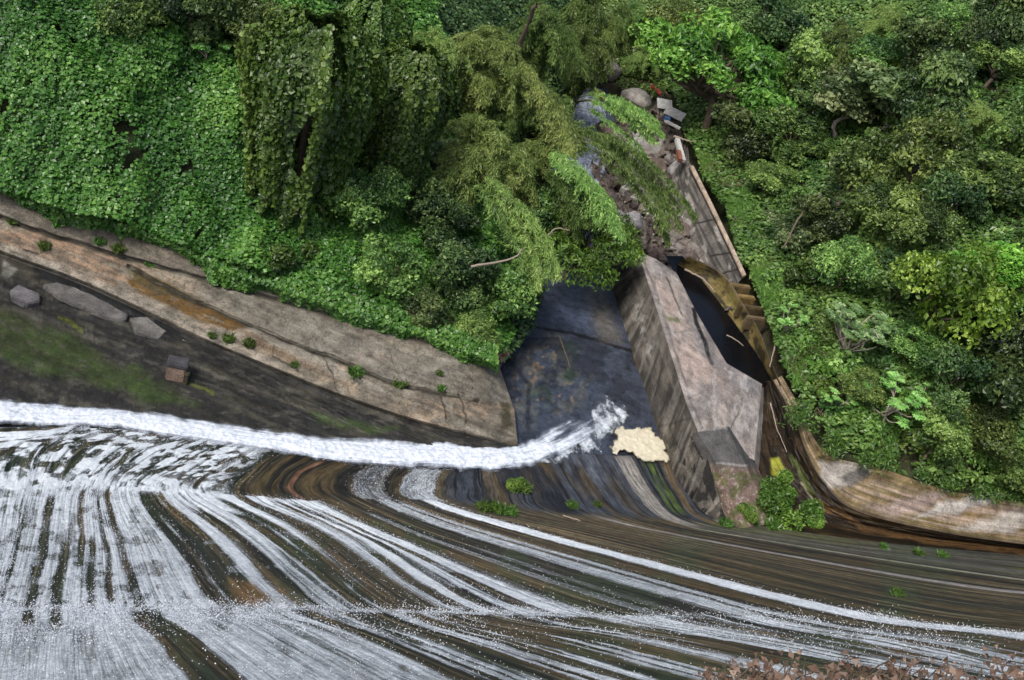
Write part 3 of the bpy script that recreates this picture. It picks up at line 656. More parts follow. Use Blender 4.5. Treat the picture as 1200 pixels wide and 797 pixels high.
    c = c * (1 - k[..., None]) + dk * k[..., None]
    pass
    fs = fbm((px * .93 + py * .37) * .03, (py * .93 - px * .37) * .35, seed=108); c = c * (.72 + .56 * fs)[..., None]
    wt = k * .75 * (.3 + b) + .1
    return np.concatenate([c, np.clip(wt, 0, 1)[..., None]], -1)
def bankdisp(px, py, u, v):
    z = .06 * (fbm(px * .05, py * .05, seed=111) - .5) * 2
    for L_ in (G1, G2): z = z - .12 * line(px, py, L_, 3, 2)
    z += .12 * ss(0, 3, np.interp(px, [q[0] for q in G1], [q[1] for q in G1]) - py) * (px < 420)
    d = py - np.interp(px, bankx, kb)
    s = fbm((px * .93 + py * .37) * .01, (py * .93 - px * .37) * .09, seed=103)
    z += ss(2, 10, d) * (1 - ss(40, 90, d)) * (.25 * (np.floor(s * 7) / 7 - .4))
    return z
def rowsample(rows, spans):  # dense through the kerb step
    return rows
bank = patch('concrete_apron', [R0, R1, R2, R3, R4, R5, R6], 620, 330, bankcol, M_conc, disp=bankdisp, smooth_v=False, depth=.9)
tag(bank, 'long sloping concrete apron beyond the white channel, its lower half black and mossy', 'concrete bank')

# broken slabs and the block on the black slope
def slab(px_poly, z, thick, col, label, tilt=0, group=None):
    import bmesh
    pts = P([p[0] for p in px_poly], [p[1] for p in px_poly], np.array([z + tilt * k for k in range(len(px_poly))], float))
    bm = bmesh.new()
    vs = [bm.verts.new(p) for p in pts]; f = bm.faces.new(vs)
    f.normal_update()
    if f.normal.z < 0: f.normal_flip()
    ex = bmesh.ops.extrude_face_region(bm, geom=[f]); 
    vv = [v for v in ex['geom'] if isinstance(v, bmesh.types.BMVert)]
    for v in vv: v.co.z += thick
    bmesh.ops.recalc_face_normals(bm, faces=bm.faces[:])
    bmesh.ops.bevel(bm, geom=bm.edges[:], offset=.05, segments=2, affect='EDGES')
    bmesh.ops.triangulate(bm, faces=[f for f in bm.faces if len(f.verts) > 4])
    bmesh.ops.subdivide_edges(bm, edges=[e for e in bm.edges if e.calc_length() > .5], cuts=3, use_grid_fill=True)
    me = bpy.data.meshes.new('concrete_slab'); bm.to_mesh(me); bm.free()
    co = np.empty(len(me.vertices) * 3, np.float32); me.vertices.foreach_get('co', co); co = co.reshape(-1, 3)
    co[:, 2] += .07 * (vnoise(co[:, 0] * 1.5, co[:, 1] * 1.5, seed=5) - .5); co[:, 0] += .08 * (vnoise(co[:, 1] * 2, co[:, 2] * 3, seed=6) - .5); co[:, 1] += .08 * (vnoise(co[:, 0] * 2, co[:, 2] * 3, seed=7) - .5)
    me.vertices.foreach_set('co', co.ravel())
    nn = fbm(co[:, 0] * 1.3, co[:, 1] * 1.3, seed=8)[:, None]; cc = np.array(col)[None] * (.6 + .8 * nn)
    a = me.attributes.new('Col', 'FLOAT_COLOR', 'POINT'); a.data.foreach_set('color', np.concatenate([cc, np.full((len(co), 1), .2)], 1).astype(np.float32).ravel())
    me.materials.append(M_conc); o = bpy.data.objects.new('concrete_slab', me); COL.objects.link(o)
    return tag(o, label, 'slab', group)
slab([(12,346),(22,338),(46,350),(47,360),(30,362),(14,354)], .25, .34, (.11, .105, .11), 'small broken grey slab tipped on the black slope at the left edge', .02)
slab([(50,339),(66,336),(88,342),(110,352),(132,363),(150,373),(147,380),(118,374),(92,362),(70,354)], .30, .30, (.115, .11, .105), 'longest broken grey slab lying in the black wet patch', .01)
slab([(150,376),(172,375),(195,392),(185,402),(158,394)], .22, .22, (.12, .115, .105), 'short broken slab between the long slab and the kerb', .01)
slab([(194,396),(206,395),(226,408),(222,411)], .22, .15, (.33, .24, .18), 'thin pinkish sliver of slab above the stone block', .01)
slab([(46,358),(70,362),(112,385),(140,394),(130,398),(95,388),(50,370)], .02, .2, (.05, .05, .055), 'black wet slab edge below the longest broken slab', .01)

blk = empty('stone_block', tuple(P(207, 445, .1)), 'square weathered block with a dark top standing alone on the black slope', 'stone block')
bp_ = P(206, 443, .1)
boxmesh('block_body', M_conc, (bp_[0], bp_[1], .55), (1.0, .8, 1.2), math.radians(15), .08, blk, (.24, .17, .13, .1))
boxmesh('block_cap', M_conc, (bp_[0] + .0, bp_[1] + .02, 1.16), (1.1, .9, .16), math.radians(15), .05, blk, (.05, .05, .055, .5))
boxmesh('side_pier', M_conc, (bp_[0] + .62, bp_[1] - .05, .45), (.22, .75, 1.0), math.radians(15), .06, blk, (.05, .048, .03, .3))

# ------------------------------------------------------------------ training wall
tw = empty('training_wall', tuple(P(790, 500, 0.)), 'massive concrete training wall with a steep dark side and a broad pinkish sloping top', 'wall')
def facecol(px, py, u, v):
    a = fbm(px * .04, py * .04, seed=121); s = fbm((px * .93 - py * .34) * .13, (py * .93 + px * .34) * .02, seed=122); b = fbm(px * .15, py * .15, seed=124)
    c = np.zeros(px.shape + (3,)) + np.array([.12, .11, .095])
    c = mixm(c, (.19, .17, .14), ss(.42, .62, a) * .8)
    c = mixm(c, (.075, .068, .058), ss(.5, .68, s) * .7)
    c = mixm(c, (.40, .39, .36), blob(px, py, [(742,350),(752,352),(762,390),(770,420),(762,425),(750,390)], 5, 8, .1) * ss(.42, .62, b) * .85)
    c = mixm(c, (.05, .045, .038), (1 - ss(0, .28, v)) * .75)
    c = mixm(c, (.10, .055, .02), (1 - ss(0, .16, v)) * ss(.45, .6, a) * .6)
    c = mixm(c, (.05, .047, .042), line(px, py, [(716,338),(752,322)], 1) * .8 + line(px, py, [(770,500),(812,490)], 1.2) * .6)
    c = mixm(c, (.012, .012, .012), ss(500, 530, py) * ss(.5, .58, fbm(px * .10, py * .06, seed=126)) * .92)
    for k_ in range(7): c = mixm(c, (.04, .036, .03), line(px, py, [(712 + k_ * 15, 340 + k_ * 36), (750 + k_ * 11, 318 + k_ * 36)], .7, 1) * .5)
    dr_ = fbm(u * 14, v * 1.2, seed=128, o=3); c = mixm(c, (.03, .027, .024), ss(.54, .64, dr_) * .65 * ss(0, .3, 1 - v)); c = mixm(c, (.30, .28, .25), ss(.60, .70, fbm(u * 11, v * .8, seed=129, o=3)) * .4)
    c = mixm(c, (.26, .23, .19), line(px, py, [(738,315),(768,390),(790,455)], 2) * .4)
    return np.concatenate([c, (.15 + .5 * (1 - ss(0, .3, v)))[..., None]], -1)
FOOT = [(705,310,-.1),(735,403,-.1),(756,461,-.1),(781,537,-.1),(806,582,.2),(834,619,.7)]
RIDGE = [(747,294,3.0),(764,345,3.9),(779,392,4.2),(805,475,4.2),(826,528,3.2),(853,618,1.2)]
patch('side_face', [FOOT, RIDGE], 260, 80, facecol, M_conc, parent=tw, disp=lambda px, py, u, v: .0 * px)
def topcol(px, py, u, v):
    a = fbm(px * .035, py * .035, seed=131); b = fbm(px * .1, py * .1, seed=132); s = fbm((px * .93 - py * .34) * .02, (py * .93 + px * .34) * .02, seed=133)
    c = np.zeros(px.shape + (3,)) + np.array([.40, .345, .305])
    c = mixm(c, (.47, .36, .30), blob(px, py, [(758,305),(790,335),(815,400),(870,450),(850,470),(800,430),(775,350)], 15, 20, .03) * .7)
    c = mixm(c, (.20, .19, .18), ss(.5, .66, a) * .6)
    c = mixm(c, (.44, .42, .40), ss(.55, .7, s) * .4)
    c = mixm(c, (.19, .19, .20), blob(px, py, [(800,345),(830,400),(870,440),(894,446),(894,470),(860,455),(820,410)], 5, 8) * .6)
    c = mixm(c, (.02, .02, .02), line(px, py, [(812,362),(820,385),(834,425)], 2.6, 3))
    c = mixm(c, (.09, .08, .06), line(px, py, [(781,325),(800,372)], 1.2, 2) * .8 + line(px, py, [(855,505),(872,465)], 1.2, 3) * .7)
    c = mixm(c, (.16, .15, .14), line(px, py, [(752,298),(772,352),(786,396),(812,476),(824,504)], 1.6, 2) * .7 + line(px, py, [(776,392),(822,384)], 1, 3) * .5 + line(px, py, [(800,470),(868,440)], 1, 4) * .5)
    c = mixm(c, (.17, .15, .14), ss(.56, .64, fbm(px * .12, py * .03, seed=137)) * .45); c = mixm(c, (.58, .54, .50), ss(.62, .70, fbm(px * .16, py * .07, seed=138)) * .4)
    c = mixm(c, (.15, .18, .07), blob(px, py, [(780,370),(795,374),(798,380),(784,376)], 2, 3) * .8)
    return np.concatenate([c, np.full(px.shape + (1,), .05)], -1)
def ins(p, k=0): return p
T0 = [(747,294,3.0),(764,345,3.9),(779,392,4.2),(805,475,4.2),(818,506,3.9)]
T2 = [(790,318,2.3),(815,366,2.1),(851,426,2.0),(893,450,2.0),(884,540,1.6)]
T1 = [((a[0] + b[0]) / 2 + 1, (a[1] + b[1]) / 2 - 2, (a[2] + b[2]) / 2 + .15) for a, b in zip(T0, T2)]
T3 = [(798,320,1.0),(824,366,1.0),(860,424,1.0),(904,455,.6),(890,552,.2)]
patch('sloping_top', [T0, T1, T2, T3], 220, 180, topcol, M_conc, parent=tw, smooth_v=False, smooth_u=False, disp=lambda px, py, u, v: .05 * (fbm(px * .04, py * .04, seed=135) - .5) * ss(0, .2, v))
def endcol(px, py, u, v):
    b = fbm(px * .12, py * .12, seed=141); a = fbm(px * .3, py * .3, seed=142)
    c = np.zeros(px.shape + (3,)) + np.array([.105, .10, .098])
    low_ = ss(540, 552, py - (px - 840) * .05)
    c = mixm(c, (.19, .135, .11), low_)
    c = mixm(c, (.38, .33, .29), low_ * ss(.6, .7, a) * .7); c = mixm(c, (.09, .11, .03), low_ * ss(.5, .62, b) * .7)
    c = mixm(c, (.32, .31, .30), line(px, py, [(818,505),(851,502)], 1.6) * .6 + line(px, py, [(840,543),(876,546)], 1.6) * .6)
    c = mixm(c, (.33, .29, .25), (1 - ss(.0, .22, v)) * .55)
    c = mixm(c, (.012, .012, .013), (1 - ss(.0, .3, v)) * ss(.48, .56, fbm(px * .12, py * .08, seed=144)))
    return np.concatenate([c, np.full(px.shape + (1,), .1)], -1)
patch('end_block', [[(809,512,3.3),(826,545,2.5),(840,580,1.6),(856,622,.7)], [(817,506,4.0),(840,543,3.2),(853,578,2.2),(868,622,1.2)], [(851,500,3.9),(873,543,2.9),(886,570,2.0),(900,614,1.0)], [(858,500,2.0),(886,543,1.2),(900,575,.6),(915,614,.3)]],
      150, 120, endcol, M_conc, parent=tw, smooth_v=False, smooth_u=False)

# ------------------------------------------------------------------ black side channel, mossy rim wall
pool = patch('water', [[(780,300,1.95),(800,340,1.95),(812,372,1.95),(832,415,1.95),(858,440,1.95),(890,456,1.95)], [(800,300,1.95),(828,335,1.95),(856,372,1.95),(880,405,1.95),(893,425,1.95),(904,446,1.95)]], 40, 20, None, M_pool)
tag(pool, 'still black water in the side channel right of the training wall', 'water', kind='structure')
sw = empty('side_channel', tuple(P(900, 480, 0.)), 'curved side channel stained black, brown and yellow, sweeping down to the dam', 'channel')
def rimcol(px, py, u, v):
    a = fbm(u * 3, v * 1.2, seed=151); b = fbm(px * .12, py * .12, seed=152)
    c = np.zeros(px.shape + (3,)) + np.array([.17, .13, .045])
    c = mixm(c, (.04, .034, .018), ss(.45, .62, a)); c = mixm(c, (.17, .16, .05), ss(.58, .7, b) * .7); c = mixm(c, (.24, .20, .15), ss(1.75, 1.95, v) * .7)
    return np.concatenate([c, np.full(px.shape + (1,), .5)], -1)
patch('rim_wall', [[(792,312,1.7),(828,338,1.7),(856,374,1.7),(880,407,1.7),(893,428,1.7),(903,448,1.7)], [(798,306,2.4),(838,328,2.4),(864,364,2.4),(885,396,2.4),(898,425,2.4),(910,452,2.3)], [(808,300,3.2),(848,322,3.2),(872,358,3.3),(890,388,3.2),(902,420,3.1),(916,452,3.0)]], 160, 60, rimcol, M_trough, parent=sw)
def dmz(px, py, off=-.05):
    return float(on_dam(np.array([px], float), np.array([py], float))[0, 2]) + off
LE = [(884,455,1.5),(880,500,1.0),(882,545,.5)] + [(x, y, dmz(x, y, -.25)) for x, y in ((905,606),(975,632),(1080,644),(1200,654),(1320,664),(1500,680))]
ME = [(896,447,1.9),(905,495,1.2),(915,535,.8),(938,580,.45),(985,612,.5),(1080,631,.75),(1200,644,1.0),(1320,654,1.2),(1500,668,1.5)]
RE = [(906,446,2.6),(930,490,2.4),(945,530,2.2),(965,565,1.8),(1000,597,1.4),(1085,620,1.5),(1200,638,1.6),(1320,646,1.9),(1500,655,2.4)]
def trcol(px, py, u, v):
    a = fbm(v * 7, u * .9, seed=161); b = fbm(px * .08, py * .08, seed=162); a2 = fbm(v * 16, u * 1.2, seed=163)
    c = np.zeros(px.shape + (3,)) + np.array([.022, .016, .010])
    c = mixm(c, (.055, .036, .016), ss(.5, .64, a) * .9); c = mixm(c, (.10, .06, .025), ss(.62, .72, a2) * .5)
    c = c * .6
    c = mixm(c, (.24, .25, .03), blob(px, py, [(904,538),(912,536),(922,558),(914,562),(906,556)], 2, 4))
    c = mixm(c, (.09, .12, .025), blob(px, py, [(925,535),(932,538),(955,580),(948,582)], 3, 4) * .8)
    c = mixm(c, (.30, .25, .18), line(px, py, [(938,565),(955,590),(968,612)], 1.4, 3) * .7)
    c = mixm(c, (.15, .08, .03), line(px, py, [(960,590),(1010,618),(1100,636),(1200,648)], 4, 4) * .5)
    return np.concatenate([c, np.full(px.shape + (1,), .7)], -1)
patch('flume_bed', [LE, ME, RE], 340, 110, trcol, M_trough, parent=sw, disp=lambda px, py, u, v: .35 * (fbm(u * 2.2, v * 5, seed=165) - .5) * np.minimum(1, v * 2) * np.minimum(1, (2 - v) * 3))
TE = [(916,440,3.1),(940,482,3.0),(958,520,3.0),(985,538,2.9),(1030,548,2.9),(1110,574,2.9),(1200,588,3.0),(1320,596,3.3),(1500,600,4)]
MR = [((a[0] * .55 + b[0] * .45), a[1] * .55 + b[1] * .45 + (0 if i < 3 else 6), a[2] * .7 + b[2] * .3) for i, (a, b) in enumerate(zip(RE, TE))]
def ochcol(px, py, u, v):
    a = fbm(v * 6, u * .8, seed=171); b = fbm(px * .07, py * .07, seed=172); a2 = fbm(v * 12, u * .9, seed=174)
    c = np.zeros(px.shape + (3,)) + np.array([.20, .145, .075])
    c = mixm(c, (.30, .23, .17), ss(.45, .6, a)); c = mixm(c, (.10, .085, .03), ss(.52, .65, a2) * .7)
    c = mixm(c, (.36, .34, .31), blob(px, py, [(958,541),(1000,540),(1020,552),(1000,570),(970,572)], 4, 6) * .9)
    c = mixm(c, (.06, .058, .055), blob(px, py, [(985,560),(1010,545),(1022,556),(1000,572)], 3, 4) * .8)
    c = mixm(c, (.42, .41, .39), blob(px, py, [(1100,590),(1150,582),(1165,590),(1120,600),(1070,606)], 4, 8) * .8)
    c = mixm(c, (.42, .40, .37), blob(px, py, [(1115,620),(1170,605),(1215,600),(1215,618),(1160,622)], 4, 8) * .7)
    c = mixm(c, (.28, .22, .2), blob(px, py, [(1010,600),(1080,575),(1110,580),(1060,604)], 6, 10) * .8)
    c = mixm(c, (.045, .03, .015), (1 - ss(.0, .35, v)) * .8); c = c * .95
    return np.concatenate([c, (.5 * (1 - ss(0, .6, v)))[..., None]], -1)
patch('curved_apron', [RE, MR, TE], 340, 110, ochcol, M_trough, parent=sw, disp=lambda px, py, u, v: .40 * (fbm(px * .03, py * .06, seed=175) - .5) * ss(0, 1, v))

# ------------------------------------------------------------------ retaining wall behind, stepped stained blocks
def rwcol(px, py, u, v):
    s = fbm(u * .8, v * 14, seed=181); b = fbm(px * .1, py * .1, seed=182)
    c = np.zeros(px.shape + (3,)) + np.array([.15, .14, .125])
    c = mixm(c, (.055, .05, .045), ss(.5, .62, s) * .8); c = mixm(c, (.36, .34, .31), ss(.6, .72, fbm(u * 3, v * 6, seed=184)) * .8)
    c = mixm(c, (.03, .028, .024), line(px, py, [(815,262),(848,256)], 1.2) + line(px, py, [(832,300),(866,294)], 1.2) + line(px, py, [(842,322),(872,312)], 1))
    return np.concatenate([c, np.full(px.shape + (1,), .0)], -1)
rw = empty('retaining_wall', tuple(P(825, 290, 0.)), 'grey streaked retaining wall with a thin pale coping above the rubble', 'wall')
patch('wall_face', [[(788,240,.5),(808,290,.5),(832,333,.7),(850,350,1.0)], [(811,194,3.4),(834,240,3.4),(858,290,3.4),(873,322,3.4)]], 160, 90, rwcol, M_conc, parent=rw, smooth_u=False)
patch('coping', [[(809,194,3.42),(832,240,3.42),(856,290,3.42),(871,322,3.42)], [(812.5,193.5,3.5),(835.5,239.5,3.5),(859.5,289.5,3.5),(874.5,321.5,3.5)]], 60, 6, lambda px, py, u, v: np.concatenate([np.zeros(px.shape + (3,)) + np.array([.36, .29, .22]) * (.6 + .8 * fbm(px * .2, py * .2, seed=3))[..., None], np.zeros(px.shape + (1,))], -1), M_conc, parent=rw, depth=.3, smooth_u=False)
patch('wall_foot', [[(797,180,.8),(784,204,.5),(788,240,.3)], [(806,172,2.4),(808,190,3.2),(812,196,3.4)]], 40, 30, rwcol, M_conc, parent=rw, depth=.2, smooth_u=False)
st = empty('stepped_blocks', tuple(P(870, 350, 2.)), 'stepped ochre-stained blocks below the end of the grey retaining wall', 'stone steps')
for i, (a, b, c_) in enumerate(((866,338,(.16,.115,.05)),(873,351,(.20,.135,.05)),(879,363,(.09,.065,.03)),(885,376,(.12,.09,.05)))):
    p = P(a, b, 2.6 + .12 * i); boxmesh('step_block', M_conc, (p[0], p[1], p[2] - .2), (1.6 + .3 * math.sin(i * 4), .42, 1.0), math.radians(22), .06, st, (*c_, .3))
def rocks_at(px, py, rad, col, squash=(1, .85, .7), seed=0, z=None, rot=0.0):
    import bmesh
    bm = bmesh.new(); bmesh.ops.create_icosphere(bm, subdivisions=4, radius=1)
    co = np.array([v.co for v in bm.verts])
    r_ = 1 + .5 * (fbm(co[:, 0] * 1.1 + seed, co[:, 1] * 1.1, co[:, 2] * 1.1, seed=seed, o=4) - .5) * 1.4
    cut = rng.normal(size=(9, 3)); cut /= np.linalg.norm(cut, axis=1, keepdims=True)
    co = co * r_[:, None]
    for cu in cut:
        d = co @ cu; ex = np.maximum(d - .74, 0); co -= ex[:, None] * cu * .85
    co = co * np.array(squash) * rad; ca, sa = math.cos(rot), math.sin(rot); co[:, :2] = co[:, :2] @ np.array([[ca, sa], [-sa, ca]])
    for v, c_ in zip(bm.verts, co): v.co = c_
    me = bpy.data.meshes.new('boulder'); bm.to_mesh(me); bm.free()
    me.polygons.foreach_set('use_smooth', np.ones(len(me.polygons), bool))
    nn = fbm(co[:, 0] * 2 + 4, co[:, 1] * 2, co[:, 2] * 2, seed=seed)[:, None]
    a = me.attributes.new('Col', 'FLOAT_COLOR', 'POINT'); a.data.foreach_set('color', np.concatenate([np.array(col)[None] * (.5 + nn), np.full((len(co), 1), .1)], 1).astype(np.float32).ravel())
    me.materials.append(M_rock); o = bpy.data.objects.new('boulder', me); COL.objects.link(o)
    p = on_ground(px, py, 0)[0] if z is None else P(px, py, z)
    o.location = (p[0], p[1], p[2] + rad * squash[2] * .25); return o
def rubcol(px, py, u, v):
    a = fbm(px * .06, py * .06, seed=191); b = fbm(px * .2, py * .2, seed=192)
    c = np.zeros(px.shape + (3,)) + np.array([.10, .085, .07])
    c = mixm(c, (.19, .16, .135), ss(.5, .62, a)); c = mixm(c, (.03, .026, .022), ss(.50, .62, b) * .85); c = mixm(c, (.13, .095, .085), ss(.5, .6, fbm(px * .09, py * .09, seed=194)) * .6)
    return np.concatenate([c, np.full(px.shape + (1,), .15)], -1)
def rubdisp(px, py, u, v):
    f = fbm(px * .055, py * .055, seed=195, o=5); g_ = 1 - np.abs(fbm(px * .09, py * .09, seed=196, o=4) * 2 - 1)
    return 1.5 * (f - .5) + .8 * (g_ - .7)
rb = patch('ground', [[(690,190,-.1),(712,250,-.1),(735,290,.0),(760,310,.2),(800,335,.6),(840,365,1.2)], [(710,150,.5),(745,210,.4),(770,260,.4),(800,300,.6),(830,330,1.0),(858,362,1.8)], [(760,130,1.6),(785,180,1.0),(800,230,.7),(822,280,.8),(845,322,1.2),(868,352,2.2)], [(775,105,2.6),(800,160,2.2),(812,215,.9),(835,270,1.),(858,310,1.6),(878,345,2.4)]], 200, 200, rubcol, M_rock, disp=rubdisp)
tag(rb, 'bare grey and brown rocky river bank between river and retaining wall', 'rocks', kind='structure')
GB = (.21, .185, .165); BB = (.13, .10, .085); LB = (.32, .30, .28)
for i, (a, b, r, c_, lab) in enumerate((
 (694,92,1.05,(.26,.235,.21),'tall rounded boulder standing at the head of the river, leftmost of the pair'),
 (712,94,1.15,(.24,.22,.20),'broad rounded grey boulder right of the tall one at the head of the river'),
 (745,118,1.3,(.30,.28,.25),'large pale humped boulder below the red beams'),
 (752,175,1.5,(.27,.26,.24),'broad pale cracked boulder in the middle of the rocky bank'),
 (708,155,.9,BB,'brown boulder on the right edge of the river'),
 (735,150,1.1,BB,'dark brown flat boulder above the cracked pale one'),
 (722,170,1.0,GB,'grey wedge of rock beside the river, left of the cracked pale boulder'),
 (783,160,1.0,GB,'grey boulder against the top end of the rubble'),
 (793,205,1.3,(.25,.245,.24),'grey split boulder leaning at the top of the retaining wall'),
 (770,200,.9,BB,'brown boulder left of the grey split one'),
 (745,205,1.0,GB,'grey boulder amid the rubble below the cracked pale one'),
 (760,228,.8,BB,'brown stone in the hollow of the rubble'),
 (780,250,1.1,GB,'grey boulder halfway down the rubble'),
 (798,275,.9,BB,'brown boulder at the foot of the retaining wall'),
 (812,300,.9,GB,'grey boulder at the bottom of the rubble near the black water'),
 (740,262,.8,(.26,.25,.25),'pale stone at the river edge above the end of the training wall'),
 (722,262,.9,(.22,.2,.2),'pinkish grey stone under the bamboo plume by the river'),
 (728,282,.6,LB,'small white-flecked stone at the head of the training wall'),
 (766,300,.5,BB,'small dark stone on the lip of the black water'),
 (675,163,.6,BB,'dark stone on the left edge of the river'),
 (663,170,.6,BB,'dark stone half under the bamboo left of the river'),
 (682,172,.45,(.05,.045,.04),'small black stone in the river'),
 (790,318,.5,GB,'small round stone lodged above the black water'))):
    r *= 1.2; o = rocks_at(a, b, r, c_, (1, .8 + .15 * math.sin(i * 3), .75 + .12 * math.cos(i * 5)), seed=200 + i, z=.5 if 700 < a and b > 140 else None, rot=i * 1.3)
    if b < 118 and a < 720: o.location.z += .6
    tag(o, lab, 'boulder', 'boulders along the river')
# loose stones
sv, sf, sc_, n0 = [], [], [], 0
import bmesh as _bm
b0 = _bm.new(); _bm.ops.create_icosphere(b0, subdivisions=1, radius=1); iv = np.array([v.co for v in b0.verts]); ifc = np.array([[v.index for v in f.verts] for f in b0.faces]); b0.free()
for k in range(1500):
    t = rng.random(); s = rng.random()
    a = 690 + 160 * t + 110 * s * (1 - t * .5) - 8; b = 170 + 175 * t - 30 * s + rng.normal() * 8
    if a < 700 + (b - 150) * .3 and b < 300: continue
    if a > 812 + (b - 230) * .45 : continue
    p = P(a, b, .75 + .9 * rng.random() * s); r = .10 + .55 * rng.random() ** 3
    sv.append(iv * r * rng.uniform(.6, 1.2, 3) * (1 + .2 * rng.normal(size=(len(iv), 1))) + p + np.array([0, 0, -.2])); sf.append(ifc + n0); n0 += len(iv)
    sc_.append(np.tile(np.append(np.array([(.22, .19, .17), (.10, .08, .07), (.3, .28, .26)][rng.integers(3)]) * rng.uniform(.6, 1.2), .1), (len(iv), 1)))
o = mesh_obj('rubble', np.concatenate(sv), np.concatenate(sf), M_rock, col=np.concatenate(sc_), smooth=False); tag(o, 'loose stones strewn over the rocky river bank', 'rubble', kind='stuff')

gx = gaxis(-900, 900, -50, 60, .8); gy = gaxis(-300, 1200, 30, 130, .8)
GX, GY = np.meshgrid(gx, gy); GZ = ground(GX, GY)
GZ = GZ + (fbm(GX * .35, GY * .35, seed=3) - .5) * .6 * ss(1, 2.5, GZ) - .35 * ss(1, 2.5, GZ)
# keep the soil under every slab, wall and sheet of water
cell = .8; ox_, oy_ = -70.0, 10.0; nx_, ny_ = 190, 150
Zm = np.full((ny_, nx_), 1e3)
for W_ in CLAMP:
    q = W_.reshape(-1, 3); a = np.clip(((q[:, 0] - ox_) / cell).astype(int), 0, nx_ - 1); b = np.clip(((q[:, 1] - oy_) / cell).astype(int), 0, ny_ - 1)
    ok = (q[:, 0] > ox_) & (q[:, 0] < ox_ + nx_ * cell) & (q[:, 1] > oy_) & (q[:, 1] < oy_ + ny_ * cell)
    np.minimum.at(Zm, (b[ok], a[ok]), q[ok, 2])
Zd = Zm.copy()
for dy_ in (-1, 0, 1):
    for dx_ in (-1, 0, 1): Zd = np.minimum(Zd, np.roll(np.roll(Zm, dy_, 0), dx_, 1))
ai = ((GX - ox_) / cell).astype(int); bi = ((GY - oy_) / cell).astype(int); ok = (GX > ox_) & (GY > oy_) & (ai < nx_) & (bi < ny_)
lim = np.where(ok, Zd[np.clip(bi, 0, ny_ - 1), np.clip(ai, 0, nx_ - 1)], 1e3); GZ = np.minimum(GZ, lim - .35)
n1 = fbm(GX * .25, GY * .25, seed=5); n2 = fbm(GX * .8, GY * .8, seed=8)
soil = np.array([.035, .028, .017]); moss = np.array([.02, .035, .010]); straw = np.array([.06, .05, .03])
gc = soil[None, None] * (1 - n1[..., None]) * 1.5 + moss * n1[..., None]
gc = gc + (straw - gc) * ss(.55, .75, n2)[..., None] * .25
gc = np.concatenate([gc, np.zeros(gc.shape[:2] + (1,))], -1)
g = mesh_obj('ground', np.stack([GX, GY, GZ], -1), grid_faces(len(gx), len(gy)), M_earth, col=gc.reshape(-1, 4)); tag(g, 'steep brown soil of the valley sides under the plants', 'ground', kind='structure')

# ------------------------------------------------------------------ debris by the river
def stick(pts, r0, r1, mat, name, label, cat, group=None):
    V = np.array([P(a, b, z) for a, b, z in pts]); t = np.linspace(0, len(V) - 1, 14); V = cr(V, t)
    V += (rng.random(V.shape) - .5) * r0 * .6
    tb = Tubes(); tb.add(V, np.linspace(r0 * .7, r1 * .6, len(V)), 7); me = tb.mesh(name, mat); o = bpy.data.objects.new(name, me); COL.objects.link(o); return tag(o, label, cat, group)
G_ST = 'bleached sticks stranded on the concrete'
stick([(903,472,2.6),(910,500,1.8),(922,530,1.2)], .07, .04, M_drift, 'driftwood', 'long pale stick leaning down the black side channel', 'stick', G_ST)
stick([(852,393,2.3),(862,398,2.4),(871,405,2.8)], .07, .05, M_drift, 'driftwood', 'short pale stick floating in the black water', 'stick', G_ST)
stick([(908,406,3.6),(905,418,3.5),(902,430,3.2)], .07, .05, M_drift, 'driftwood', 'pale stick standing in the grass above the black channel', 'stick', G_ST)
stick([(940,590,.9),(955,603,.9),(968,612,.9)], .06, .03, M_drift, 'driftwood', 'curved pale stick at the foot of the flume beside the bush', 'stick', G_ST)
stick([(803,316,2.9),(822,326,3.3),(838,342,3.4)], .10, .07, M_drift, 'driftwood', 'thick pale stick along the rim of the black water', 'stick', G_ST)
stick([(655,393,.35),(661,410,.3),(668,430,.2)], .05, .05, M_bark, 'driftwood', 'straight dark stick lying across the wet channel floor', 'stick')
stick([(660,604,0.9),(672,608,0.95),(680,610,1.0)], .07, .05, M_drift, 'driftwood', 'short pale stick on the ledge of the dam below the small plants', 'stick')
stick([(790,160,3.0),(800,163,3.1),(812,166,3.2)], .16, .08, M_drift, 'driftwood', 'grey log jutting out beside the white wreckage', 'log')
def plank(px, py, z, size, rot, mat, name, label, cat, tilt=0):
    p = P(px, py, z); R_ = Matrix.Rotation(math.radians(rot), 4, 'Z') @ Matrix.Rotation(math.radians(tilt), 4, 'X')
    o = boxmesh(name, mat, (0, 0, 0), size, R_, .015); o.location = p; return tag(o, label, cat)
plank(779,122,3.4,(1.5,1.0,.06),25,M_white,'metal_sheet','upper crumpled white sheet in the wreckage beside the rocks','sheet',35)
plank(791,133,3.3,(1.8,1.0,.06),-15,M_white,'metal_sheet','lower wide white sheet in the wreckage beside the rocks','sheet',30)
plank(788,146,3.0,(1.6,.25,.2),-20,M_white,'beam','white beam lying under the white sheets','beam',5)
plank(782,139,3.2,(.5,.35,.3),10,M_blue,'crate','small blue box among the white wreckage','box',10)
plank(772,108,3.5,(.9,.25,.25),-60,M_red,'beam','short red beam above the white sheets','beam',20)
plank(765,102,3.6,(.25,.5,.3),20,M_red,'beam','short upright red beam left of the other red one','beam',10)
plank(797,176,3.3,(.4,3.0,.3),18,M_white,'beam','long whitish beam lying along the top of the retaining wall','beam',8)
plank(796,183,3.4,(.35,1.3,.35),14,M_rust,'beam','rusty red beam at the top of the retaining wall','beam',8)
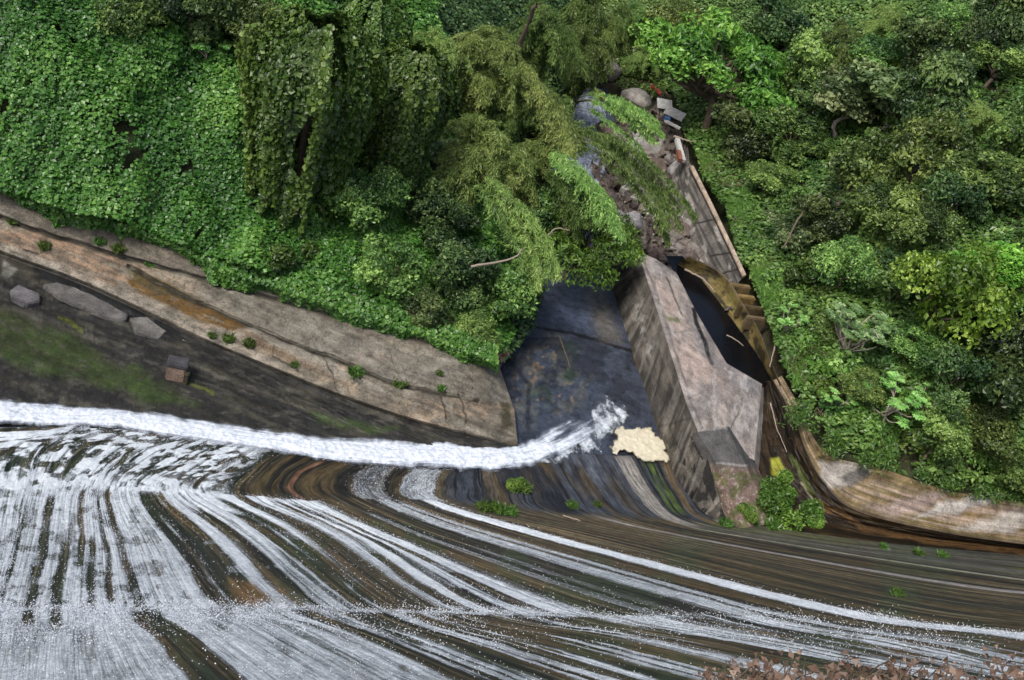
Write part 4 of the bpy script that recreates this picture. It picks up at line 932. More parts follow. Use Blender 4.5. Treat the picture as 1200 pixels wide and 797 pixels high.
def barrel(px, py, label, rz, z=None):
    p = on_ground(px, py, .6)[0] if z is None else P(px, py, z)
    r = empty('barrel', tuple(p), label, 'barrel')
    prof = [(-.62, .0), (-.62, .36), (-.58, .39), (-.22, .37), (-.20, .40), (-.17, .37), (.17, .37), (.2, .40), (.22, .37), (.58, .39), (.62, .36), (.62, .0)]
    an = np.linspace(0, 2 * math.pi, 20, endpoint=False); V = np.array([[h, q * math.cos(a), q * math.sin(a)] for h, q in prof for a in an])
    i = np.arange(len(V)).reshape(-1, 20); j = np.roll(i, -1, 1); F = np.stack([i[:-1], i[1:], j[1:], j[:-1]], -1).reshape(-1, 4)
    R_ = np.array(Matrix.Rotation(rz, 3, 'Z')); V = V @ R_.T + np.array(p)
    mesh_obj('drum_body', V, F[20:-20], M_rust, r)
    for sg in (-1, 1):
        rg = np.array([[sg * .60, 0, 0]] + [[sg * .60, .37 * math.cos(a), .37 * math.sin(a)] for a in an] + [[sg * .625, .37 * math.cos(a), .37 * math.sin(a)] for a in an]) @ R_.T + np.array(p)
        mesh_obj('drum_lid', rg, np.array([(0, 1 + k, 1 + (k + 1) % 20) for k in range(20)]), M_rust, r)
barrel(701, 110, 'rusty red drum lying among the rocks at the head of the river', -.7)

# ------------------------------------------------------------------ foliage tools
def leaves(Pn, Nn, size, asp, tint, droop=0.0, bend=.25, dirv=None, r=rng):
    n = len(Pn); Nn = Nn / (np.linalg.norm(Nn, axis=1, keepdims=True) + 1e-9)
    T = r.normal(size=(n, 3)) if dirv is None else dirv + r.normal(size=(n, 3)) * .35
    T[:, 2] -= droop
    T -= (T * Nn).sum(1, keepdims=True) * Nn; T /= np.linalg.norm(T, axis=1, keepdims=True) + 1e-9
    B = np.cross(Nn, T); s = (np.asarray(size) * r.uniform(.5, 1.6, n) ** 1.2)[:, None]
    w_ = s * asp * .5
    V = np.stack([Pn - T * s * .5, Pn + B * w_ + Nn * s * bend * .3, Pn + T * s * .5, Pn - B * w_ + Nn * s * bend * .3], 1).reshape(-1, 3)
    F = np.arange(4 * n).reshape(n, 4); return V, F, np.repeat(np.clip(tint, 0, 1), 4)
def leafmesh(name, parts, mat):
    V, F, T, n = [], [], [], 0
    for v, f, t in parts: V.append(v); F.append(f + n); T.append(t); n += len(v)
    return mesh_raw(name, np.concatenate(V), np.concatenate(F), mat, attrs={'tint': np.concatenate(T)}, smooth=False)
def sphere(n, r): 
    v = r.normal(size=(n, 3)); return v / np.linalg.norm(v, axis=1, keepdims=True)
def limb(tb, a, b, r0, r1, r, sag=.15, n=8):
    a, b = np.asarray(a, float), np.asarray(b, float); t = np.linspace(0, 1, n)[:, None]; L = np.linalg.norm(b - a)
    m = r.normal(size=3) * L * .10; m2 = r.normal(size=3) * L * .05
    pts = a + (b - a) * t + m * np.sin(t * math.pi) + m2 * np.sin(t * 2 * math.pi); tb.add(pts, np.linspace(r0, r1, n), 7)
def build_tree(kind, seed):
    """returns (trunk mesh, crown mesh) for a crown of about 4 m radius centred 5.5 m up"""
    r = np.random.default_rng(seed); tb = Tubes(); parts = []
    cfg = dict(dense=(L_dense, 22, .24, .55, .80, 15000), dark=(L_dark, 18, .26, .55, .9, 14000), lime=(L_lime, 20, .26, .6, .75, 13000), spread=(L_bright, 46, .22, .45, .55, 20000),
               grey=(L_grey, 18, .40, .6, .8, 7500), open=(L_bright, 26, .20, .4, .55, 15000))[kind]
    mat, nl, ls, asp, flat, nleaf = cfg
    limb(tb, (0, 0, -1.5), (r.normal() * .3, r.normal() * .3, 2.2), .26, .18, r)
    lobes = []
    for k in range(nl):
        d = sphere(1, r)[0]; d[2] = d[2] if kind != 'spread' else abs(d[2]) * .7
        q = r.uniform(.55, 1.0); c_ = np.array([d[0] * 3.0, d[1] * 3.0, d[2] * 2.9 * flat]) * q + (0, 0, 3.9)
        if kind == 'spread': c_[2] = 2.6 + d[2] * 2.6 + r.normal() * .4; c_[:2] *= 1.25
        R_ = r.uniform(.8, 1.55) * {'spread': .58, 'open': .75}.get(kind, 1.0); lobes.append((c_, R_))
        if kind in ('spread', 'open', 'grey') or k % 3 == 0: limb(tb, (0, 0, 1.6 + r.random()), c_ - (0, 0, .2), .13 if kind != 'spread' else .16, .03, r)
    tot = sum(R_ ** 2 for _, R_ in lobes)
    for c_, R_ in lobes:
        n = int(nleaf * R_ ** 2 / tot); d = sphere(n, r); d[:, 2] = np.where(d[:, 2] < -.35, -d[:, 2], d[:, 2])
        fr = 1 + .85 * (fbm(d[:, 0] * 2.4 + c_[0], d[:, 1] * 2.4 + c_[1], d[:, 2] * 2.4 + 9, seed=seed, o=3) - .5) * 2
        rr = R_ * fr * r.uniform(.78, 1.06, n) ** .7
        keep = fbm(d[:, 0] * 3 + 5 + c_[0], d[:, 1] * 3 + 5, d[:, 2] * 3 + 15, seed=seed + 3, o=2) > .36
        p = c_ + d * rr[:, None] * np.array([1, 1, .8]); p, d2 = p[keep], d[keep]
        nm = d2 * .8 + r.normal(size=d2.shape) * .60 + (0, 0, .25)
        tint = .44 + .19 * r.normal(size=len(p)) + .23 * r.normal() * 1 + .12 * (fr[keep] - 1) * 2  # wide random tint paints sparkling highlights; lobe bulges lighter, hollows darker
        parts.append(leaves(p, nm, ls * r.uniform(.7, 1.35), asp, tint, .4, r=r))
    return tb.mesh('trunk', M_pale if kind in ('grey', 'open') else M_bark), leafmesh('crown', parts, mat)
def build_bamboo(seed, mat, nc=24, H=9.0, lean=(0, 0), nl=2800, spread=3.4):
    r = np.random.default_rng(seed); tb = Tubes(); parts = []
    for k in range(nc):
        a = 2.4 * k + r.normal() * .3; q = r.uniform(.3, 1.05); out = np.array([math.cos(a) * spread * q, math.sin(a) * spread * q, 0.])
        h = H * r.uniform(.55, 1.0) * (1.05 - .25 * q); t = np.linspace(0, 1, 16)[:, None]
        base = np.append(r.normal(size=2) * .45, -1.0); drop = 2.6 * q
        pts = base + out * (t ** 1.8) * 1.15 + np.array([0, 0, 1.]) * ((h + 1) * np.sin(np.clip(t * 1.25, 0, 1) * math.pi * .5) - drop * np.clip(t - .6, 0, 1) ** 1.5 * 4)
        tb.add(pts, np.linspace(.045, .010, 16), 5); parts.append(plume_leaves(pts, .75 * r.uniform(.7, 1.3), nl, r, .15, .24))
    return tb.mesh('culms', M_culm), leafmesh('foliage', parts, mat)
def plume_leaves(pts, wid, n, r, t0=.3, size=.26, base_t=None):
    """drooping sprays of narrow leaves on fine twigs along a culm"""
    m = len(pts); t = np.linspace(0, 1, m); ntw = max(20, n // 14); tw = r.uniform(t0, 1.0, ntw); an = r.uniform(0, 6.28, ntw)
    P0 = np.stack([np.interp(tw, t, pts[:, i]) for i in range(3)], -1); T = np.gradient(pts, axis=0); T /= np.linalg.norm(T, axis=1, keepdims=True)
    T0_ = np.stack([np.interp(tw, t, T[:, i]) for i in range(3)], -1)
    sd_ = np.stack([np.cos(an), np.sin(an), np.full(ntw, .25)], -1); ln = wid * (.45 + 1.1 * vnoise(tw * 7 + an * .8, tw * 0 + 3, seed=int(n) % 97)) * (np.sin(np.clip((tw - t0 + .06) / (1.06 - t0), 0, 1) * math.pi) ** .5 + .15) * r.uniform(.6, 1.25, ntw)
    dr = sd_ * .8 + T0_ * .7; dr /= np.linalg.norm(dr, axis=1, keepdims=True); tn = r.normal(size=ntw) * .13
    k = r.integers(0, ntw, n); s_ = r.uniform(.15, 1, n); p = P0[k] + dr[k] * (ln[k] * s_)[:, None]; p[:, 2] -= .55 * ln[k] * s_ ** 2; p += r.normal(size=p.shape) * .07
    dd = dr[k].copy(); dd[:, 2] -= .9 * s_
    tint = .40 + .13 * r.normal(size=n) + tn[k] + .25 * (s_ - .5) + (base_t or r.normal() * .10)
    return leaves(p, r.normal(size=p.shape) * .5 + sd_[k] * .4 + (0, 0, .5), size, .17, tint, .2, dirv=dd, r=r)
def build_shrub(seed, mat, n=3500, R_=1.3, ls=.2, asp=.55, nl=8):
    r = np.random.default_rng(seed); tb = Tubes(); parts = []
    for k in range(nl):
        c_ = np.array([r.normal() * .5, r.normal() * .5, r.uniform(.3, .9)]) * R_; q = R_ * r.uniform(.35, .65); m_ = n // nl; d = sphere(m_, r)
        p = c_ + d * (q * r.uniform(.5, 1.1, m_) ** .6)[:, None]; parts.append(leaves(p, d * .6 + r.normal(size=d.shape) * .6 + (0, 0, .4), ls, asp, .45 + .15 * r.normal(size=m_) + .18 * r.normal(), .3, r=r))
        limb(tb, (0, 0, -.4), c_, .04, .012, r)
    return tb.mesh('stem', M_bark), leafmesh('foliage', parts, mat)
def build_broad(seed, mat, H=3.2, nb=10, nlf=9, ls=.55):
    """open plant with pale curved branches and rosettes of big lobed leaves"""
    r = np.random.default_rng(seed); tb = Tubes(); parts = []
    limb(tb, (0, 0, -.6), (0, 0, H * .3), .09, .07, r)
    for k in range(nb):
        a = r.uniform(0, 6.28); e = np.array([math.cos(a), math.sin(a), 0]) * H * r.uniform(.25, .6) + (0, 0, H * r.uniform(.55, 1.0))
        limb(tb, (0, 0, H * .25), e, .05, .025, r)
        for j in range(nlf):
            b = r.uniform(0, 6.28); dd = np.array([math.cos(b), math.sin(b), -.15]); c_ = e + dd * ls * .55
            fing = 7; fa = np.linspace(0, 2 * math.pi, fing, endpoint=False); fd = np.stack([np.cos(fa), np.sin(fa), 0 * fa - .1], -1)
            parts.append(leaves(c_ + fd * ls * .25, np.tile(np.array([0, 0, 1.]) + r.normal(size=3) * .25, (fing, 1)), np.full(fing, ls * .5), .5, np.full(fing, .5 + .25 * r.normal()), 0, dirv=fd * 5, r=r))
    return tb.mesh('stem', M_pale), leafmesh('foliage', parts, mat)
def build_drape(seed, H=9.0, W_=3.0, n=26000, mat=None):
    """tree hung with curtains of creeper"""
    r = np.random.default_rng(seed); tb = Tubes(); limb(tb, (0, 0, -2), (0, 0, H * .8), .3, .15, r); parts = []
    n = int(n); a = r.uniform(0, 2 * math.pi, n); h = r.uniform(0, 1, n) ** .9
    fold = fbm(np.cos(a) * 2.2 + 5, np.sin(a) * 2.2 + 5, h * .6, seed=seed, o=3)
    prof = np.where(h > .72, np.sqrt(np.clip(1 - ((h - .72) / .30) ** 2, 0, 1)), .62 + .38 * (h / .72) ** 1.5)
    R_ = W_ * prof * (.55 + .9 * fold) * r.uniform(.88, 1.04, n)
    keep = fbm(np.cos(a) * 4 + 5, np.sin(a) * 4 + 5, h * 2.0, seed=seed + 4, o=3) > .37
    lf = .35 + 1.3 * fbm(np.cos(a) * 3.5 + 9, np.sin(a) * 3.5 + 9, seed=seed + 8, o=3); hz = np.where(h < .72, .72 + (h - .72) * lf, h)
    d = np.stack([np.cos(a), np.sin(a), (h > .72) * (h - .72) * 4], -1); p = np.stack([np.cos(a) * R_, np.sin(a) * R_, hz * H - .5 + (fold - .5) * 1.5], -1)
    p, d, fo = p[keep], d[keep], fold[keep]
    parts.append(leaves(p, d * .7 + r.normal(size=d.shape) * .5 + (0, 0, .4), .22, .8, .42 + .14 * r.normal(size=len(p)) + 1.1 * (fo - .5), .6, r=r))
    return tb.mesh('trunk', M_bark), leafmesh('crown', parts, mat or L_vine)
LIB = {}
def lib(k):
    if k in LIB: return LIB[k]
    kind, i = k[:-1], int(k[-1])
    if kind in ('dense', 'dark', 'lime', 'spread', 'grey', 'open'): v = build_tree(kind, 300 + i * 17 + len(kind) * 7)
    elif kind == 'bam': v = build_bamboo(400 + i, L_bam, 24)
    elif kind == 'bamg': v = build_bamboo(420 + i, L_bamg, 24)
    elif kind == 'shrub': v = build_shrub(460 + i, (L_dense, L_vine, L_dark)[i % 3])
    elif kind == 'bush': v = build_shrub(480 + i, L_bright, 6500, 1.5, .22, .5, 12)
    elif kind == 'broad': v = build_broad(500 + i, L_pale)
    elif kind == 'broadg': v = build_broad(510 + i, L_grey, 3.4, 20, 17, .45)
    elif kind == 'drape': v = build_drape(520 + i)
    LIB[k] = v; return v
def place(name, k, loc, sc=1.0, rz=None, label=None, cat=None, group=None, tilt=(0, 0)):
    tm, fm_ = lib(k); rz = rng.uniform(0, 6.28) if rz is None else rz
    root = empty(name, tuple(loc), label, cat, group); root.rotation_euler = (tilt[0], tilt[1], rz)
    root.scale = (sc, sc, sc) if np.isscalar(sc) else sc
    for me in (tm, fm_):
        o = bpy.data.objects.new(me.name.split('.')[0], me); COL.objects.link(o); o.parent = root
    return root
def tree(px, py, wpx, k, label, cat='tree', name='tree', group=None, rz=None, cz=4.0, W0=7.6, hs=1.0, tilt=(0, 0)):
    """crown centred at (px, py) with a width of wpx pixels, rooted in the terrain"""
    p = on_ground(px, py, 3.0)[0]
    for _ in range(4):
        dist = np.linalg.norm(p - np.array([0, 0, CH])); sc = wpx * dist / FPX / W0; p = on_ground(px, py, cz * sc * hs)[0]
    z = float(ground(p[0], p[1]))
    return place(name, k, (p[0], p[1], z), (sc, sc, sc * hs), rz, label, cat, group, tilt)

# ------------------------------------------------------------------ carpets of creepers and undergrowth
def carpet(name, poly, npt, size, asp, mat, bumpf, label, keepf=None, lift=0.0, tf=1.0, seed=0, droop=.5, layers=1.0, kind='stuff', nrm=(0, 0, .5)):
    r = np.random.default_rng(seed); xs = [p[0] for p in poly]; ys = [p[1] for p in poly]
    # sample world area under the outline
    wp = np.array([on_ground(a, b)[0] for a, b in poly])
    n = int(npt); X = r.uniform(wp[:, 0].min(), wp[:, 0].max(), n * 3); Y = r.uniform(wp[:, 1].min(), wp[:, 1].max(), n * 3)
    m_ = inpoly(X, Y, [tuple(p[:2]) for p in wp]); X, Y = X[m_][:n], Y[m_][:n]
    Z = ground(X, Y); e = .4; gxx = (ground(X + e, Y) - Z) / e; gyy = (ground(X, Y + e) - Z) / e
    b = bumpf(X, Y); bx = (bumpf(X + .25, Y) - b) / .25; by = (bumpf(X, Y + .25) - b) / .25
    Nn = np.stack([-gxx - bx * .8, -gyy - by * .8, np.ones(len(X))], -1); Nn /= np.linalg.norm(Nn, axis=1, keepdims=True)
    Ng = np.stack([-gxx, -gyy, np.ones(len(X))], -1); Ng /= np.linalg.norm(Ng, axis=1, keepdims=True)
    p = np.stack([X, Y, Z], -1) + Ng * (b + lift + r.uniform(-.35, .05, len(X)) * layers)[:, None]
    t = .42 + .15 * r.normal(size=len(X)) + tf * .9 * (fbm(X * .22, Y * .22, seed=seed + 5) - .5) + .25 * (b - np.median(b))
    if keepf is not None: k_ = keepf(X, Y); p, Nn, t = p[k_], Nn[k_], t[k_]
    me = leafmesh(name, [leaves(p, Nn * .8 + r.normal(size=p.shape) * .45 + np.array(nrm), size, asp, t, droop, r=r)], mat)
    o = bpy.data.objects.new(name, me); COL.objects.link(o); return tag(o, label, name.replace('_', ' '), kind=kind)
def vb(X, Y): return np.maximum(.08, 3.6 * (fbm(X * .26, Y * .26, seed=601, o=3) - .40) + 1.7 * (fbm(X * .75, Y * .75, seed=602, o=3) - .5) + .55)
def vkeep(X, Y): return (fbm(X * .9 + 3.7, Y * .9, seed=603, o=3) > .21)
EDGE = [(-260,110),(-120,165),(0,222),(60,246),(150,268),(200,286),(270,318),(330,338),(400,362),(450,378),(520,400),(583,425)]
carpet('creeper', EDGE + [(600,380),(600,300),(540,150),(500,60),(470,-90),(200,-160),(-200,-200),(-420,-40)], 250000, np.float64(.19), .85, L_vine, vb, 'thick mat of heart-leaved creepers smothering the left slope', vkeep, .15, seed=1)
# hanging fringe over the top of the apron
r = np.random.default_rng(5); n = 24000; u = r.random(n); pe = cr(np.array(EDGE, float), u * (len(EDGE) - 1)); dep = (fbm(pe[:, 0] * .035, pe[:, 1] * .01, seed=9) - .32) * 34 + 5
ox = r.uniform(-.9, 1, n); base = P(pe[:, 0], pe[:, 1] + np.where(ox > 0, ox * np.maximum(dep, 0), ox * 22), 2.75 - .5 * np.maximum(ox, 0) + r.uniform(0, .7, n) * (1 - np.maximum(ox, 0)))
fr = leafmesh('creeper', [leaves(base, r.normal(size=(n, 3)) * .5 + (0, -.7, .7), .2, .8, .5 + .16 * r.normal(size=n) + .6 * (fbm(pe[:, 0] * .03, pe[:, 1] * .03, seed=10) - .5), .9, r=r)], L_vine)
o = bpy.data.objects.new('creeper', fr); COL.objects.link(o); tag(o, 'fringe of creeper shoots spilling over the top edge of the concrete apron', 'creeper', kind='stuff')

RH = [(805,165),(818,190),(842,235),(862,285),(882,330),(900,378),(918,432),(940,478),(975,522),(1020,540),(1080,558),(1200,584),(1330,595),(1420,560),(1420,100),(1330,-90),(1000,-80),(830,-40),(780,60),(790,120)]
def rb_(X, Y): return 1.7 * (fbm(X * .22, Y * .22, seed=611, o=3) - .4) + .8 * (fbm(X * .7, Y * .7, seed=612, o=3) - .5) + .2
def rk(X, Y):
    a, b = proj(np.stack([X, Y, ground(X, Y)], -1)); th = .33 + .12 * ss(420, 560, b) 
    return fbm(X * .55 + 9, Y * .55, seed=613, o=3) > th
carpet('undergrowth', RH, 200000, .30, .6, L_dense, rb_, 'tangled green undergrowth covering the right hillside', rk, .15, seed=2)
NE = [(818,180),(842,235),(862,285),(885,330),(902,378),(920,432),(945,480),(985,525),(1060,550),(1200,580),(1320,590),(1200,520),(1050,490),(980,430),(930,350),(890,250),(850,190)]
carpet('grass', NE, 110000, .34, .16, L_grass, lambda X, Y: .35 * fbm(X * .5, Y * .5, seed=621) + .1, 'bright weedy grass along the rim above the side channel', lambda X, Y: fbm(X * .4 + 3, Y * .4, seed=622, o=3) > .42, .1, seed=3, nrm=(.6, -.6, .1))
carpet('leaf_litter', NE + [(900,200)], 16000, .30, .10, L_litter, lambda X, Y: .15 + 0 * X, 'dry straw and dead stalks among the weeds on the right slope', lambda X, Y: fbm(X * .35 + 30, Y * .35, seed=632, o=3) > .5, .35, seed=4, nrm=(.4, -.5, .2))
carpet('leaf_litter', [(330,350),(400,372),(470,392),(520,408),(578,432),(590,420),(560,395),(480,372),(400,350)], 6000, .24, .3, L_dry, lambda X, Y: .1 + 0 * X, 'brown dead leaves under the bamboo at the top of the apron', None, .55, seed=6)
CB = [(420,330),(520,400),(585,430),(620,390),(640,300),(640,200),(670,120),(690,40),(700,-60),(460,-80),(440,100)]
carpet('undergrowth', CB, 70000, .26, .6, L_dark, lambda X, Y: 1.4 * (fbm(X * .3, Y * .3, seed=641) - .3), 'dark undergrowth beneath the bamboo grove', None, .1, seed=7)
UP = [(690,90),(720,88),(760,95),(790,110),(800,60),(830,-60),(690,-80),(680,40)]
carpet('undergrowth', UP, 45000, .30, .5, L_bamg, lambda X, Y: 1.3 * (fbm(X * .3, Y * .3, seed=651) - .3), 'pale green undergrowth on the bank above the head of the river', None, .2, seed=8)

# ------------------------------------------------------------------ trees of the right hillside
GR = 'trees on the right hillside'
R_T = [
 (845,62,185,'spread1','large bright green spreading tree with bare limbs showing, above the white wreckage'),
 (870,152,88,'dark1','dark rounded tree just below the large bright spreading tree'),
 (928,160,92,'dense1','domed tree with a yellow-green top in the middle of the right hillside'),
 (1005,192,95,'dense2','rounded dense tree right of the yellow-green domed tree'),
 (905,205,62,'dense3','small lobed tree at the foot of the yellow-green domed tree'),
 (1122,345,135,'lime1','big lime-green tree with cauliflower-like clumps near the right edge'),
 (1180,315,95,'lime2','lime-green tree at the right edge, just above the big cauliflower one'),
 (1103,120,98,'dark2','dark green round-headed tree high on the hillside'),
 (1050,112,105,'grey1','dull grey-leaved tree left of the dark round-headed one'),
 (1085,175,100,'dense4','creeper-hung tree below the dark round-headed tree'),
 (1000,120,95,'grey2','pale bushy tree with a bare forked stem showing'),
 (945,70,90,'dense5','medium green tree right of the large bright spreading tree'),
 (905,22,85,'dark3','dark tree at the top of the photo right of the spreading tree'),
 (990,50,90,'bamg1','feathery bamboo-like clump near the top of the right hillside'),
 (1040,18,70,'bam1','olive bamboo crown at the top edge, right of centre'),
 (1030,62,70,'dense1','round tree beneath the olive bamboo crown'),
 (1085,55,75,'dark1','dark tree above the dark round-headed tree'),
 (1130,25,70,'dense3','small tree at the top edge left of the corner'),
 (1175,20,70,'dark2','tree in the top right corner'),
 (1170,75,75,'dense5','tree at the right edge below the corner tree'),
 (1145,60,60,'dark3','small dark tree between the corner trees and the round-headed one'),
 (1155,135,75,'bam2','yellowish bamboo clump at the right edge'),
 (1190,150,70,'dense2','tree half cut off by the right edge, beside the yellowish bamboo'),
 (1165,205,95,'dense4','wide tree below the yellowish bamboo clump'),
 (1120,240,80,'dark3','shadowy tree in the dip above the lime-green trees'),
 (1080,262,85,'dense5','mid-green tree left of the shadowy dip'),
 (1040,240,85,'dense1','leafy tree below the rounded dense tree'),
 (970,255,75,'dark1','dark tree below the yellow-green domed tree'),
 (925,268,60,'grey1','greyish scrubby tree above the grassy rim'),
 (1000,310,80,'dense3','scrubby tree in the middle of the lower hillside'),
 (1055,325,80,'dark2','dark tree left of the big cauliflower-like tree'),
 (945,318,55,'shrub1','low shrub above the side channel steps'),
 (970,380,60,'dense2','vine-covered hump above the stepped blocks'),
 (1190,430,115,'dark1','large dark tree at the right edge under the lime-green ones'),
 (1075,400,75,'dense4','bushy tree just below the big cauliflower-like tree'),
 (1130,450,80,'dark3','dark bushy tree in the lower right hillside'),
 (1165,505,80,'dense1','bush-like tree near the right edge above the ochre apron'),
 (1105,515,70,'dense5','bush-like tree above the middle of the ochre apron'),
 (1015,455,60,'dense3','small bushy tree beside the big pale leaves'),
 (1195,555,60,'dense2','lowest bushy tree at the right edge'),
 (900,90,75,'dense2','tree tucked under the right side of the spreading tree'),
 (955,118,70,'dark2','dark tree between the domed tree and the grey-leaved tree'),
 (1100,205,70,'bamg2','feathery clump in front of the creeper-hung tree'),
 (750,22,90,'bamg1','light feathery bamboo at the top edge above the river head'),
 (795,30,80,'dense3','tree at the top edge left of the large spreading tree'),
 (760,62,60,'bam2','olive feathery clump above the red beams'),
]
for i, (a, b, wd, k, lab) in enumerate(R_T):
    nm, ct = ('bamboo', 'bamboo') if k.startswith('bam') else (('shrub', 'shrub') if k.startswith('shrub') else ('tree', 'tree'))
    kw = dict(cz=3.9, W0=7.4) if nm == 'tree' else (dict(cz=6.0, W0=9.0) if nm == 'bamboo' else dict(cz=1.0, W0=2.8))
    tree(a, b, wd, k, lab, ct, nm, GR if nm == 'tree' else None, rz=i * 1.7, hs=.95 + .28 * math.sin(i * 2.9), tilt=(.12 * math.sin(i * 1.3), .12 * math.cos(i * 2.3)), **kw)
def thicket(poly, count, mats, label, seed, r0=.4, r1=1.15):
    """low clumps of leaves nobody could count, one object"""
    r = np.random.default_rng(seed); xs = [p[0] for p in poly]; ys = [p[1] for p in poly]; A = r.uniform(min(xs), max(xs), count * 3); B = r.uniform(min(ys), max(ys), count * 3)
    m_ = inpoly(A, B, poly); G_ = on_ground(A[m_][:count], B[m_][:count]); parts = []
    for g_ in G_:
        R_ = r.uniform(r0, r1); tn = r.normal() * .16; n = int(420 * R_ ** 1.6); d = sphere(n, r); d[:, 2] = np.abs(d[:, 2]) * 1.1 - .15
        fr = .6 + .9 * fbm(d[:, 0] * 2 + g_[0], d[:, 1] * 2 + g_[1], d[:, 2] * 2 + 7, seed=seed, o=2)
        p = g_ + d * (R_ * fr * r.uniform(.6, 1.1, n) ** .6)[:, None] + (0, 0, .25)
        parts.append(leaves(p, d * .8 + r.normal(size=d.shape) * .6 + (0, 0, .3), r.uniform(.16, .32), r.uniform(.35, .7), .45 + .19 * r.normal(size=n) + tn, .3, r=r))
    me = leafmesh('undergrowth', parts, mats); o = bpy.data.objects.new('undergrowth', me); COL.objects.link(o); tag(o, label, 'undergrowth', kind='stuff')
HP = [(835,130),(870,270),(915,385),(965,480),(1040,530),(1120,548),(1230,570),(1230,60),(840,60)]
thicket(HP, 120, L_dense, 'tangle of low mid-green bushes filling the right hillside between the trees', 31)
thicket(HP, 90, L_vine, 'scattered brighter green leafy growth between the trees of the right hillside', 32, .4, 1.1)
thicket([(900,330),(935,440),(990,500),(1100,535),(1230,565),(1230,500),(1000,380)], 90, L_grass, 'weedy light green clumps on the lower right slope', 33, .3, .8)
thicket([(700,40),(705,85),(760,95),(800,112),(815,60),(800,20)], 60, L_vine, 'low green bushes on the bank above the head of the river', 34, .5, 1.2)
thicket([(690,90),(730,80),(775,95),(785,120),(740,112)], 22, L_dense, 'low bushes between the boulders at the head of the river', 35, .3, .7)
for i, (a, b, wd, k, lab) in enumerate([
 (1008,385,85,'broadg1','open tree with curving pale branches and big grey-green leaves'),
 (1052,465,75,'broad1','plant with large pale lobed leaves in the lower hillside'),
 (1090,470,45,'broad2','smaller plant with pale lobed leaves right of the larger one'),
 (985,465,40,'broad1','pale-leaved plant above the flume'),
 (1095,215,60,'broad2','whitish-leaved plant in front of the hanging creepers'),
 (930,375,45,'broad2','light green big-leaved weed beside the grassy rim'),
 (530,185,75,'broadg1','branching tree with big lobed leaves hanging left of the bamboo'),
 (480,95,60,'broad1','big-leaved climber catching light on the hanging creepers'),
 (250,55,50,'broad2','pale big-leaved shoot sticking out of the creepers near the top left')]):
    tree(a, b, wd, k, lab, 'tree' if 'tree' in lab else 'plant', 'broadleaf_tree' if 'tree' in lab else 'broadleaf_plant', None, rz=i * 2.1, cz=2.4, W0=4.0)

# ------------------------------------------------------------------ centre: bamboo grove, draped trees
for i, (a, b, wd, k, lab) in enumerate([
 (365,120,125,'drape1','tall tree completely hung with creeper curtains, left of centre'),
 (478,130,95,'drape2','narrow creeper-hung tree between the tall one and the bamboo'),
 (430,60,80,'drape3','creeper-hung tree behind the two front ones at the top')]):
    tree(a, b, wd, k, lab, 'tree', 'tree', 'creeper-hung trees', rz=i * 2.2, cz=5.0, W0=5.6, hs=1.25)
for i, (a, b, wd, k, lab, nm, c_, W0) in enumerate([
 (575,60,150,'bam1','olive bamboo clump at the top centre, left of the leaning trunk','bamboo',6.,9.),
 (560,165,150,'bam2','yellow-olive bamboo clump in the middle of the grove','bamboo',6.,9.),
 (640,35,120,'bamg1','green bamboo clump at the top, right of the leaning trunk','bamboo',6.,9.),
 (690,55,110,'bamg2','dark green bamboo clump overhanging the head of the river','bamboo',6.,9.),
 (640,130,120,'bamg2','green bamboo clump left of the river','bamboo',6.,9.),
 (625,185,110,'bam1','rounded yellow-green bamboo crown beside the river','bamboo',6.,9.),
 (520,60,100,'bam2','pale bamboo clump right of the creeper-hung trees','bamboo',6.,9.),
 (430,230,95,'dense1','rounded tree with creepers under the two tall hung ones','tree',3.9,7.4),
 (700,12,110,'bamg1','dark feathery bamboo at the top edge above the river head','bamboo',6.,9.),
 (600,118,110,'bamg2','green bamboo clump at the foot of the leaning trunk','bamboo',6.,9.),
 (520,255,90,'dark1','dark leafy tree below the big lobed leaves','tree',3.9,7.4),
 (460,310,90,'dense2','leafy tree right above the concrete apron','tree',3.9,7.4),
 (545,320,95,'dark3','dark tree behind the curved bare branch','tree',3.9,7.4),
 (600,340,90,'dense4','dense tree at the end of the apron beside the wet floor','tree',3.9,7.4),
 (500,365,60,'dark2','small dark tree on the edge of the apron','tree',3.9,7.4),
 (688,282,150,'open1','bright green feathery tree leaning over the wet floor','tree',3.9,7.4),
 (560,385,60,'dense3','small leafy tree above the rounded end of the apron','tree',3.9,7.4),
 (640,250,80,'dark2','shaded tree between the bamboo plumes','tree',3.9,7.4)]):
    tree(a, b, wd, k, lab, nm, nm, 'bamboo of the grove' if nm == 'bamboo' else None, rz=(0.0 if k.startswith('plume') else i * 1.9), cz=c_, W0=W0)
for i, (a, b, wd, k, lab) in enumerate([
 (230,20,100,'dark3','dark mounded tree under creepers at the top left'),
 (300,35,100,'dense4','creeper-topped tree left of the tall hung tree'),
 (150,15,90,'dense1','creeper-covered hump at the top edge, far left'),
 (330,300,60,'shrub1','leafy mound just above the apron, below the hung tree')]):
    tree(a, b, wd, k, lab, 'tree' if 'shrub' not in k else 'shrub', 'tree' if 'shrub' not in k else 'shrub', None, rz=i * 1.1, cz=3.4 if 'shrub' not in k else 1., W0=8. if 'shrub' not in k else 2.8)
stick([(600,75,11),(612,45,13),(628,5,16)], .30, .22, M_bark, 'dead_tree', 'bare leaning trunk crossing the bamboo at the top centre', 'trunk')
stick([(552,313,7),(566,310,7.2),(590,306,7.4),(606,300,7.8),(612,292,8)], .12, .06, M_drift, 'bare_branch', 'bare curved branch reaching out below the yellow bamboo plume', 'branch')
stick([(640,278,6),(652,268,6.6),(668,270,6.8)], .08, .04, M_drift, 'bare_branch', 'pale bent branch in the bright feathery tree over the wet floor', 'branch')
